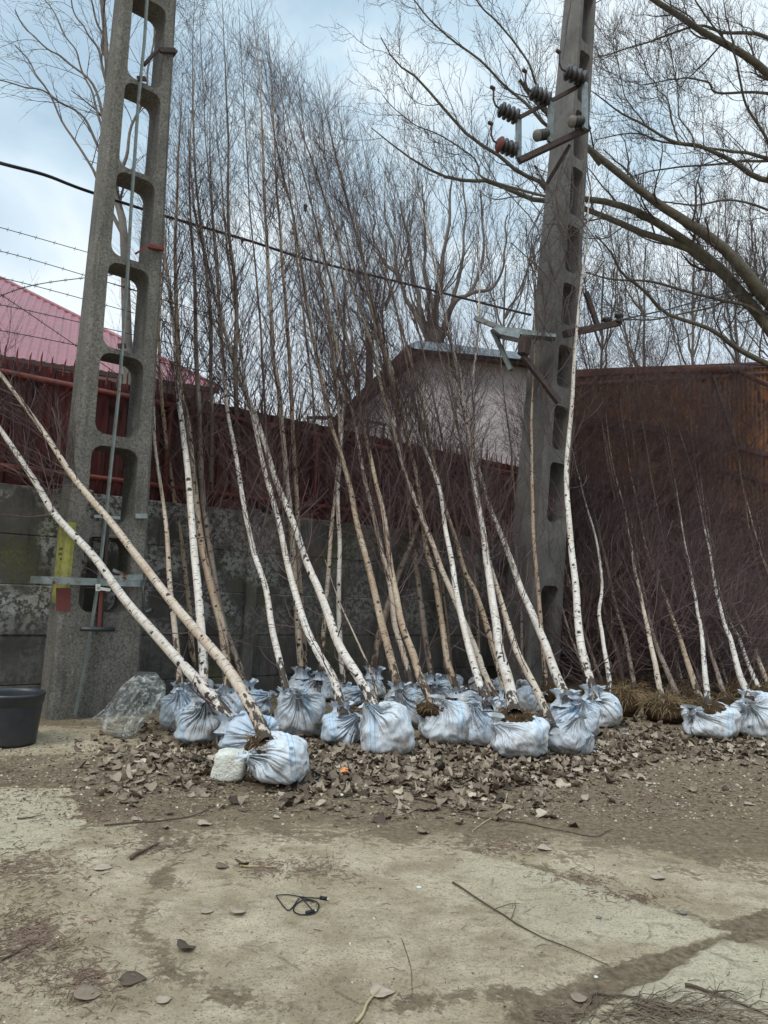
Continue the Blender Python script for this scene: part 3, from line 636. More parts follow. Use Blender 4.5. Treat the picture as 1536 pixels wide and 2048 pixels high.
# right pole
O2c = ipl(1060, 1370, W0+WN*1.0, WN); O2 = np.array([O2c[0], O2c[1], 0])
def l2(u, v): q = ipl(u, v, O2, WN)-O2; return float(np.dot(q, E)), float(q[2])
la, lb, ra, rb = l2(1083, 1000), l2(1160, 0), l2(1140, 1000), l2(1195, 0)
def prof2(z): return (lerp(la[0], lb[0], (z-la[1])/(lb[1]-la[1])), lerp(ra[0], rb[0], (z-ra[1])/(rb[1]-ra[1])))
w2 = []
for (u0, v0, u1, v1) in ((1100, 1290, 1110, 1172), (1108, 1045, 1112, 925), (1118, 925-110+85, 1122, 812), (1128, 775, 1128, 690), (1135, 650, 1140, 568), (1142, 545, 1146, 452), (1150, 432, 1152, 335), (1157, 322-4, 1160, 222), (1163, 205, 1165, 100), (1170, 85, 1172, -15)):
    w2.append((l2(u0, v0)[1], l2(u1, v1)[1]))
print('pole2', la, ra, lb, rb, w2, O2)
p2 = empty('concrete_pole', O2, 'smooth grey concrete power pole carrying brown insulators, farther off at right of centre', 'power pole', None)
def tk2(z): return lerp(.62, .42, z/10)
make_pole(p2, O2, prof2, w2[-1][1]+1.0, tk2, w2, .55, G['pole2'], 2, .04)
def f2(u, v, off=.05): return ipl(u, v, O2+WN*off, WN)
Y2 = O2[1]
def q2f(u, v, dy=-.35): return at(u, v, Y2+dy)
# insulator frame
m = MB(); fr4 = [q2f(1037, 236, -.5), q2f(1038, 318, -.5), q2f(1178, 256, -.35), q2f(1172, 165, -.35)]
m.bar(fr4[1]-Z*.03, fr4[2], .10, .08, Z); m.bar(fr4[0], fr4[3], .05, .05, Z); m.build('crossarm', G['darksteel'], p2)
for (a, b) in (((1037, 236), (1037, 318)), ((1102, 205), (1100, 285)), ((1170, 165), (1170, 258))):
    m = MB(); m.bar(q2f(*a, -.47), q2f(*b, -.47), .09, .05, WN); m.build('crossarm_upright', G['galv'], p2)
m = MB(); m.bar(q2f(1092, 370, -.12), q2f(1140, 290, -.3), .045, .04); m.build('brace', G['darksteel'], p2)
def insul(c, ax, r, ln, hook=True, face=None):
    ax = nrm(ax); prof = [(.0, 0), (r*.55, .0), (r*.75, ln*.06)]
    for k in range(4):
        h0 = ln*(.06+k*.23); prof += [(r*.62, h0), (r*.97, h0+ln*.03), (r, h0+ln*.10), (r*.93, h0+ln*.14), (r*.62, h0+ln*.155)]
    prof += [(r*.5, ln), (0, ln)]
    m = MB(); m.lathe(c, ax, prof, 20); o = m.build('insulator', G['ceramic'], p2, True)
    if face is not None:
        m = MB(); m.lathe(c-ax*.004, ax, [(0, -.003), (r*.6, -.002), (r*.80, ln*.05), (r*1.0, ln*.12), (r*1.03, ln*.2)], 20); mk('cap', m.v, m.f, G[face], o, True)
    if hook:
        m = MB(); a = c; m.tube([a+ax*.02, a-ax*.06+Z*.02, a-ax*.10+Z*.10, a-ax*.10+Z*.26], .016, 7); m.box(a-ax*.12+Z*.28, E, WN, Z, .09, .05, .05, .01); mk('hook', m.v, m.f, G['darksteel'], o)
    return o
for (u0, v0, u1, v1, fc, hk) in ((1130, 143, 1172, 160, None, True), (1062, 183, 1100, 202, None, True), (998, 217, 1037, 236, None, True), (994, 287, 1034, 302, 'red', True), (1070, 272, 1096, 268, 'pebble', False), (1140, 243, 1166, 243, 'pebble', False)):
    a = q2f(u0, v0, -.55); b = q2f(u1, v1, -.45); insul(a, b-a, .118 if hk else .085, float(np.linalg.norm(b-a))*1.02, hk, fc)
m = MB(); m.tube([q2f(1125, 118, -.4), q2f(1130, 90, -.3), q2f(1136, 40, -.3), q2f(1146, -20, -.3)], .006, 5); m.build('jumper_wire', G['cable'], p2)
# lower fittings
m = MB(); prism_pts = [(985, 656), (1030, 655), (1112, 668), (1112, 674), (1040, 668), (1038, 676), (1000, 668)]
a = [q2f(u, v, -.25) for u, v in prism_pts]; b = [p+np.array([.05, .35, .05]) for p in a]; n = len(a)
m.add(a+b, [tuple(range(n)), tuple(range(2*n-1, n-1, -1))]+[(i, i+n, (i+1) % n+n, (i+1) % n) for i in range(n)]); m.build('steel_bracket', G['galv'], p2)
m = MB(); m.bar(q2f(950, 636, .1), q2f(1040, 672, -.2), .08, .07, Z); m.bar(q2f(985, 660, .1), q2f(1022, 740, -.1), .07, .06); m.build('bracket_arm', G['rod'], p2)
m = MB(); m.bar(q2f(1052, 672, -.3), q2f(1046, 712, -.3), .16, .14, WN, .03); m.bar(q2f(1046, 712, -.3), q2f(1118, 805, -.3), .10, .06, WN); m.build('cable_box', G['darksteel'], p2)
m = MB(); m.bar(q2f(1130, 668, -.2), q2f(1195, 655, .1), .12, .10, Z); m.bar(q2f(1195, 655, .1), q2f(1240, 645, .2), .09, .09, Z); m.bar(q2f(1172, 585, .1), q2f(1196, 655, .1), .10, .06); m.build('rusty_arm', G['darksteel'], p2)
for (u, v) in ((1213, 640), (1238, 632)):
    m = MB(); m.lathe(q2f(u, v+14, .15), Z, [(.02, 0), (.06, .02), (.03, .05), (.03, .08), (.075, .10), (.07, .14), (.03, .16), (.0, .17)], 14); m.build('pin_insulator', G['ceramic'], p2, True)
m = MB(); m.tube([q2f(1240, 640, .2), at(1340, 618, 14), at(1540, 560, 18), at(1700, 500, 24)], .015, 5); m.build('line_wire', G['cable'], p2)
# vine remnants on the pole
rng = np.random.default_rng(5)
starts = [q2f(u, v, -.28) for u, v in ((1090, 640), (1110, 560), (1080, 720), (1140, 540), (1100, 850), (1070, 600), (1125, 660))]
P0 = np.array([crom([s, s+np.array([rng.normal()*.1, -.03, .5]), s+np.array([rng.normal()*.25, -.05, 1.1]), s+np.array([rng.normal()*.3, -.05, 1.8])], 10) for s in starts for _ in range(3)]); R0 = np.full(P0.shape[:2], .008)
P1_, R1_ = spawn(rng, P0, R0, 14, .05, 1, .8, .5, 6, (0, 0, -1), .8, .25, .5, .003)
V, Fc = join([tubes(P0, R0, 4), tubes(P1_, R1_, 3)])
vn = mk('climbing_vine', V, Fc, G['twig2']); tag(vn, 'dead brown climbing vine tangled up the insulator pole', 'vine'); recenter(vn)

# ------------------------------------------------------------------ wires
def wire(pts, r, name, label, cat, group=None, barbs=False, mat='cable'):
    P = crom(pts, max(16, len(pts)*8)); m = MB()
    if not barbs: m.tube(P, r, 6)
    else:
        d = P[-1]-P[0]; L_ = np.linalg.norm(d); m.tube(P, r, 4); k = int(L_/.13)
        for i in range(k):
            c = P[0]+0*d; t_ = (i+.5)/k*(len(P)-1); a = int(t_); c = P[a]*(1-(t_-a))+P[min(a+1, len(P)-1)]*(t_-a)
            m.tube([c+np.array([.006, 0, .022]), c-np.array([.006, 0, .022])], .0028, 3); m.tube([c+np.array([.02, .0, -.01]), c-np.array([.02, 0, -.01])], .0028, 3)
    o = m.build(name, G[mat], None, not barbs); tag(o, label, cat, group); return recenter(o)
wire([at(-120, 290, 6.5), at(0, 326, 7.6), at(90, 350, 8.2), at(172, 381, 8.8), at(330, 432, 9.6), at(500, 482, 10.5), at(620, 520, 11.1), at(830, 572, 12.2), at(980, 610, 12.6), at(1062, 630, 12.2)], .02, 'overhead_cable', 'thick black twisted cable crossing between the two concrete poles', 'cable')
bw = [((-60, 440), (40, 466), (420, 575), 'topmost of the strands left of the near pole'), ((-60, 492), (60, 518), (420, 628), 'second strand down left of the near pole'), ((-60, 545), (70, 572), (420, 668), 'third strand down, above the pink roof ridge'),
      ((-60, 600), (60, 622), (420, 705), 'strand crossing the upper part of the pink roof'), ((-60, 652), (60, 672), (420, 745), 'lowest strand, just above the spiked fence top')]
for a, b, c, lb_ in bw:
    off = .15; wire([ipl(a[0], a[1], W0+WN*off, WN), ipl(b[0], b[1], W0+WN*off, WN), ipl(c[0], c[1], W0+WN*off, WN)], .005, 'barbed_wire', 'barbed wire, '+lb_, 'barbed wire', 'barbed wire strands', True, 'darksteel')
wire([ipl(-60, 620, W0+WN*.1, WN), ipl(60, 572, W0+WN*.1, WN), ipl(235, 548, W0+WN*.1, WN)], .005, 'barbed_wire', 'barbed wire slanting up to the near pole, crossing the other strands', 'barbed wire', 'barbed wire strands', True, 'darksteel')
wire([ipl(0, 588, W0+WN*.12, WN), ipl(70, 635, W0+WN*.12, WN), ipl(240, 752, W0+WN*.12, WN)], .005, 'barbed_wire', 'barbed wire slanting down over the pink roof to the near pole', 'barbed wire', 'barbed wire strands', True, 'darksteel')
wire([ipl(200, 560, W0+WN*.1, WN), ipl(300, 590, W0+WN*.1, WN), ipl(430, 640, W0+WN*.1, WN)], .005, 'barbed_wire', 'barbed wire behind the openings of the near pole', 'barbed wire', 'barbed wire strands', True, 'darksteel')

exec_parts = True
# ------------------------------------------------------------------ root sacks
def ridged(v): return 1-2*abs(v)
def sack(parent, C, rx, hz, seed, mat, kd, mouth='frill', ry=None):
    rg = random.Random(seed); k = nrm(np.array(kd, float)); a = nrm(np.cross(k, Z if abs(k[2]) < .9 else np.array([1., 0, 0]))); b = np.cross(k, a)
    nt_, nf = 58, 132; V = []; st = []; hg = []; fo = []
    sdir = nrm(np.array([rg.choice((-1, 1, 1))*rg.uniform(.7, 1), rg.uniform(-.3, .3), rg.uniform(-.35, .35)])); se = rg.uniform(0, 90); ph = rg.uniform(0, 6)
    sq = rg.uniform(2.2, 2.9); ry = ry or rx*rg.uniform(.85, 1.0); nfq = rg.uniform(1.6, 2.6); lean = rg.uniform(-.12, .12)
    for i in range(nt_+1):
        th = .03+(math.pi-.03)*(i/nt_)**1.15
        for j in range(nf):
            f = 2*math.pi*j/nf; p = k*math.cos(th)+(a*math.cos(f)+b*math.sin(f))*math.sin(th)
            tw = f+.35*math.sin(th*1.3+ph)
            n1 = noise.noise(Vector((math.cos(tw)*nfq*1.3, math.sin(tw)*nfq*1.3, se+th*.35)))
            n2 = noise.noise(Vector((math.cos(tw)*nfq*4, math.sin(tw)*nfq*4, se+7+th*.6)))
            fold = ridged(n1*1.6)*.65+ridged(n2*1.8)*.35
            amp = .15*math.exp(-((th-.30)/(.55+.35*noise.noise(Vector((math.cos(f)*1.2, math.sin(f)*1.2, se+3)))))**2)*min(1, th/.2)
            lump = noise.noise(Vector(p*1.5)+Vector((se, 0, 0)))*.19+ridged(noise.noise(Vector(p*2.2)+Vector((0, se, 0)))*1.7)*.04+ridged(noise.noise(Vector((p[0]*9+p[2]*3, p[1]*4, p[2]*2.5))+Vector((0, se, 4)))*1.8)*.012
            rr = 1+amp*(fold-.45)+lump+.24*math.exp(-(th/.22)**2)-.10*math.exp(-((th-.5)/.28)**2)
            q = p/((abs(p[0])**sq+abs(p[1])**sq+abs(p[2])**sq)**(1/sq))*rr
            z = q[2]; wd = 1+.09*max(0, -z)
            X = np.array([C[0]+q[0]*rx*wd+lean*z*rx, C[1]+q[1]*ry*wd, hz/2+z*hz/2*1.04])
            if X[2] < .02: X[2] = .02*math.exp((X[2]-.02)*6)-.004
            V.append(X); st.append(float(np.dot(q, sdir))); hg.append(X[2]/hz); fo.append(fold*math.exp(-((th-.4)/.9)**2))
    fs = np.array([(i*nf+j, i*nf+(j+1) % nf, (i+1)*nf+(j+1) % nf, (i+1)*nf+j) for i in range(nt_) for j in range(nf)])[:, ::-1]
    o = mk('root_sack', V, fs.copy(), mat, parent, True, dict(stripe=('FLOAT', st), hgt=('FLOAT', hg), fold=('FLOAT', fo)))
    # gathered knot with a loose frayed end
    kp = np.array([C[0], C[1], hz/2])+k*np.array([rx, ry, hz/2])*1.14; m = MB(); ks = .032*rx/.24
    V = []; nn = 14
    prof = [(.9, -.5), (1.3, 0), (1.1, .6), (.75, 1.0), (1.0, 1.5), (1.6, 2.2), (2.2, 2.9)]
    ax = nrm(k+np.array([rg.uniform(-.6, .6), rg.uniform(-.3, .1), rg.uniform(-.3, .6)])); aa = nrm(np.cross(ax, [.2, .3, .9])); bb = np.cross(ax, aa)
    for r_, h_ in prof:
        for i in range(nn):
            t_ = 2*math.pi*i/nn; wv = 1+.45*math.sin(t_*3+ph)*(h_ > 1)*.8+rg.uniform(-.12, .12); sqz = 1 if h_ < 1.2 else .45
            V.append(kp+ax*h_*ks*(1+.15*math.cos(t_*2+ph)*(h_ > 1.2))+ks*r_*wv*(aa*math.cos(t_)+bb*math.sin(t_)*sqz))
    m.add(V, [(q*nn+i, q*nn+(i+1) % nn, (q+1)*nn+(i+1) % nn, (q+1)*nn+i) for q in range(len(prof)-1) for i in range(nn)])
    m.tube([kp+ks*1.35*(aa*math.cos(t_)+bb*math.sin(t_))+ax*ks*.9 for t_ in np.linspace(0, 6.28, 13)], ks*.16, 6)
    n_ = len(m.v); kk = mk('sack_tie', m.v, m.f, mat, o, True, dict(stripe=('FLOAT', np.full(n_, .38)), hgt=('FLOAT', np.full(n_, .6)), fold=('FLOAT', np.zeros(n_))))
    return o
def frill(parent, P, ax, r, seed, mat, big=1.0):
    rg = random.Random(seed); ax = nrm(np.asarray(ax)+Z*.6); aa = nrm(np.cross(ax, [.2, .3, .9])); bb = np.cross(ax, aa); V = []; nn = 40; ph = rg.uniform(0, 6)
    for (q, h_) in ((2.0, -.9), (1.5, -.35), (1.12, .15), (1.25, .7), (1.9, 1.3)):
        for i in range(nn):
            t_ = 2*math.pi*i/nn; wv = 1+(.12+.16*(h_ > 0))*math.sin(7*t_+ph)+.10*math.sin(3*t_+ph*2)+rg.uniform(-.07, .07)
            V.append(P+ax*r*h_*big*(1+.25*math.sin(5*t_+ph)*(h_ > .5))+r*q*big*wv*(aa*math.cos(t_)+bb*math.sin(t_)))
    m = MB(); m.add(V, [(q*nn+i, q*nn+(i+1) % nn, (q+1)*nn+(i+1) % nn, (q+1)*nn+i) for q in range(4) for i in range(nn)])
    n_ = len(m.v); return mk('sack_mouth', m.v, m.f, mat, parent, True, dict(stripe=('FLOAT', np.full(n_, .9)), hgt=('FLOAT', np.full(n_, .6)), fold=('FLOAT', np.zeros(n_))))
def soilball(parent, C, rx, hz, seed, grass=90, name='root_ball', glen=.16):
    rg = np.random.default_rng(seed); V = []; nt_, nf = 22, 40
    for i in range(nt_+1):
        th = math.pi*i/nt_
        for j in range(nf):
            f = 2*math.pi*j/nf; p = np.array([math.sin(th)*math.cos(f), math.sin(th)*math.sin(f), math.cos(th)])
            r_ = 1+.18*noise.noise(Vector(p*2)+Vector((seed, 0, 0)))+.12*noise.noise(Vector(p*6)+Vector((0, seed, 0)))+.06*noise.noise(Vector(p*15))
            V.append(np.array([C[0]+p[0]*rx*r_, C[1]+p[1]*rx*r_, max(C[2]+p[2]*hz*r_, .003)]))
    fs = np.array([(i*nf+j, (i+1)*nf+j, (i+1)*nf+(j+1) % nf, i*nf+(j+1) % nf) for i in range(nt_) for j in range(nf)])
    o = mk(name, V, fs, G['soil'], parent, True)
    if grass:
        f = rg.random(grass)*6.28; th = rg.random(grass)**.6*1.5; d = np.stack([np.sin(th)*np.cos(f), np.sin(th)*np.sin(f), np.cos(th)], 1)
        p0 = np.array(C)+d*np.array([rx, rx, hz])*.97; P = [p0]; dd = d+rg.normal(size=(grass, 3))*.5+np.array([0, 0, .5])
        for q in range(4): dd = dd/np.linalg.norm(dd, axis=1)[:, None]; P.append(np.maximum(P[-1]+dd*glen*(.5+rg.random(grass))[:, None]/4, [-99, -99, .004])); dd = dd+np.array([0, 0, -.55])+rg.normal(size=(grass, 3))*.15
        P = np.stack(P, 1); V, Fc = tubes(P, np.broadcast_to(np.array([.003, .003, .0028, .002, .001]), P.shape[:2]), 3); mk('dry_grass', V, Fc, G['hay'], o)
    return o

# ------------------------------------------------------------------ birches
def birch(path, wpx, bark, sk, label, dens=1.0, crown0=.32, seed=0, dw=None, group='birch trees leaning towards the wall', blen=1.0, taper=.72, extra=None, lowtw=6, tr=1.15, an=.72):
    rg = np.random.default_rng(1000+seed); cx, yb, wp_, hp_, kind = sk[:5]; kd = sk[5] if len(sk) > 5 else (rg.choice([-1, 1])*rg.uniform(.3, 1), -rg.uniform(.1, .6), rg.uniform(.3, .9))
    fb = gnd(cx, yb); rad0 = wp_/2/F*fb[1]*1.02; cY = fb[1]+rad0*.55; base = at(cx, yb, 1)*0+np.array([at(cx, yb, cY)[0]*1.0, cY, 0])
    px_x = CAM[0]+(ray(cx, yb)/ray(cx, yb)[1]*cY)[0]; base = np.array([px_x, cY, 0.0]); rad = wp_/2/F*cY; hz = hp_/F*cY
    pts = []
    for i, (u, v) in enumerate(path):
        q_ = ipl(u, 1170, W0+WN*.16, WN); wy = dw if dw else q_[1]; q_ = q_*np.array([1, 1, 0])*(wy/q_[1]); q_[2] = 3.62; vf = proj(q_)[1]
        f_ = (path[0][1]-v)/(path[0][1]-vf)
        f_ = f_ if f_ < 1 else 1+(f_-1)*.10
        pts.append(at(u, v, cY+(wy-cY)*max(0, f_)))
    first = pts[0]; low = first-nrm(pts[1]-first)*.12; low = np.array([low[0], low[1], max(low[2], .06)])
    P = crom([low]+pts, 64)
    sl_ = np.concatenate([[0], np.cumsum(np.linalg.norm(np.diff(P, axis=0), axis=1))]); Lt = sl_[-1]; s = sl_/Lt
    # small natural crookedness
    wob = np.array([[noise.noise(Vector((a*1.3, seed*3.1, q*9.))) for q in (1, 2, 3)] for a in sl_])*.02*np.minimum(1, s*4)[:, None]; P = P+wob
    r0 = wpx*.86/2/F*cY; rr = np.maximum(r0*(1-s)**taper*(1+.25*np.exp(-sl_/.15)), .0045)
    root = empty('birch_tree', base, label, 'birch tree', group)
    ns = 14; T = np.gradient(P, axis=0); T /= np.linalg.norm(T, axis=1)[:, None]; a = nrm(np.cross(T[0], [0, 1, .1])); V = []; BK = []; FT = []; TN = []
    for i in range(len(P)):
        a = a-T[i]*np.dot(a, T[i]); a = nrm(a); b = np.cross(T[i], a)
        for j in range(ns):
            t_ = 2*math.pi*j/ns; jit = 1+.05*noise.noise(Vector((math.cos(t_), math.sin(t_), sl_[i]*6+seed)))
            V.append(P[i]+rr[i]*jit*(a*math.cos(t_)+b*math.sin(t_))); BK.append((math.cos(t_)*r0+seed*.7, math.sin(t_)*r0, sl_[i])); FT.append(sl_[i]/1.6 if False else sl_[i]); TN.append(1-min(1, rr[i]/.013))
    idx = np.arange(len(P)*ns).reshape(len(P), ns); Fc = np.stack([idx[:-1], np.roll(idx[:-1], -1, 1), np.roll(idx[1:], -1, 1), idx[1:]], -1).reshape(-1, 4)
    mk('trunk', V, Fc, BARK[bark], root, True, dict(bark=('FLOAT_VECTOR', BK), foot=('FLOAT', FT), thin=('FLOAT', TN)))
    ax = nrm(P[-1]-P[20]); parts = []
    P3 = P[None]; R3 = rr[None]
    nb = int(58*dens*min(1.3, Lt/7))
    lf = lambda t: blen*(1.08-.55*t)
    b1, r1 = spawn(rg, P3, R3, nb, crown0, .985, an, lf, 9, ax*.75+Z*.25, .80, .075, .24, .0020, .9, .4)
    r1 = np.minimum(r1, .0042)
    # keep the thicker main branches in hand, then two orders of fine twigs
    b2, r2 = spawn(rg, b1, r1, 6, .12, .97, .68, .44*blen, 7, ax*.7+Z*.3, .55, .10, .6, .0015)
    b3, r3 = spawn(rg, b2, r2, 2, .2, .9, .6, .20*blen, 4, ax, .5, .12, .7, .0012)
    r1, r2, r3 = r1*tr, r2*tr, r3*tr; parts = [tubes(b1, r1, 4), tubes(b2, r2, 3), tubes(b3, r3, 3)]
    if lowtw:
        c1, q1 = spawn(rg, P3, R3, lowtw, .10, crown0+.05, .95, .55, 7, ax*.3+Z*.3, .7, .12, .18, .0028); c2, q2 = spawn(rg, c1, q1, 3, .2, .9, .6, .22, 5, Z, .5, .15, .7, .0016)
        parts += [tubes(c1, q1, 4), tubes(c2, q2, 3)]
    tp = np.array([P[-1], P[-1]+ax*.15, P[-1]+ax*.32+rg.normal(size=3)*.02])[None]; parts.append(tubes(tp, np.array([[.0045, .003, .0012]]), 3))
    V, Fc = join(parts); nh = len(V)//12+1; tone = np.repeat(rg.random(nh), 12)[:len(V)]; mk('bare_crown', V, Fc, G['twig'], root, False, dict(tone=('FLOAT', tone)))
    C = np.array([base[0], base[1], hz/2])
    if kind in ('sack', 'open'):
        o = sack(root, C, rad*.93, hz*.86, seed+11, SACK[sk[6] if len(sk) > 6 else int(rg.integers(0, 3))], kd)
        if kind == 'open': soilball(root, np.array([pts[0][0]+.02, pts[0][1]+.0, pts[0][2]-.075]), rad*.66, .08, seed+3, 46, 'soil_plug', .09)
        else: frill(o, pts[0]+np.array([0, 0, -.02]), P[3]-P[0], r0, seed+5, SACK[1], 1.25)
    elif kind == 'ball': soilball(root, np.array([base[0], base[1], hz*.42]), rad, hz*.56, seed+3, 240)
    elif kind == 'mound': soilball(root, np.array([base[0], base[1], hz*.3]), rad, hz*.5, seed+3, 40)
    return root
S, O_, B_, M_ = 'sack', 'open', 'ball', 'mound'
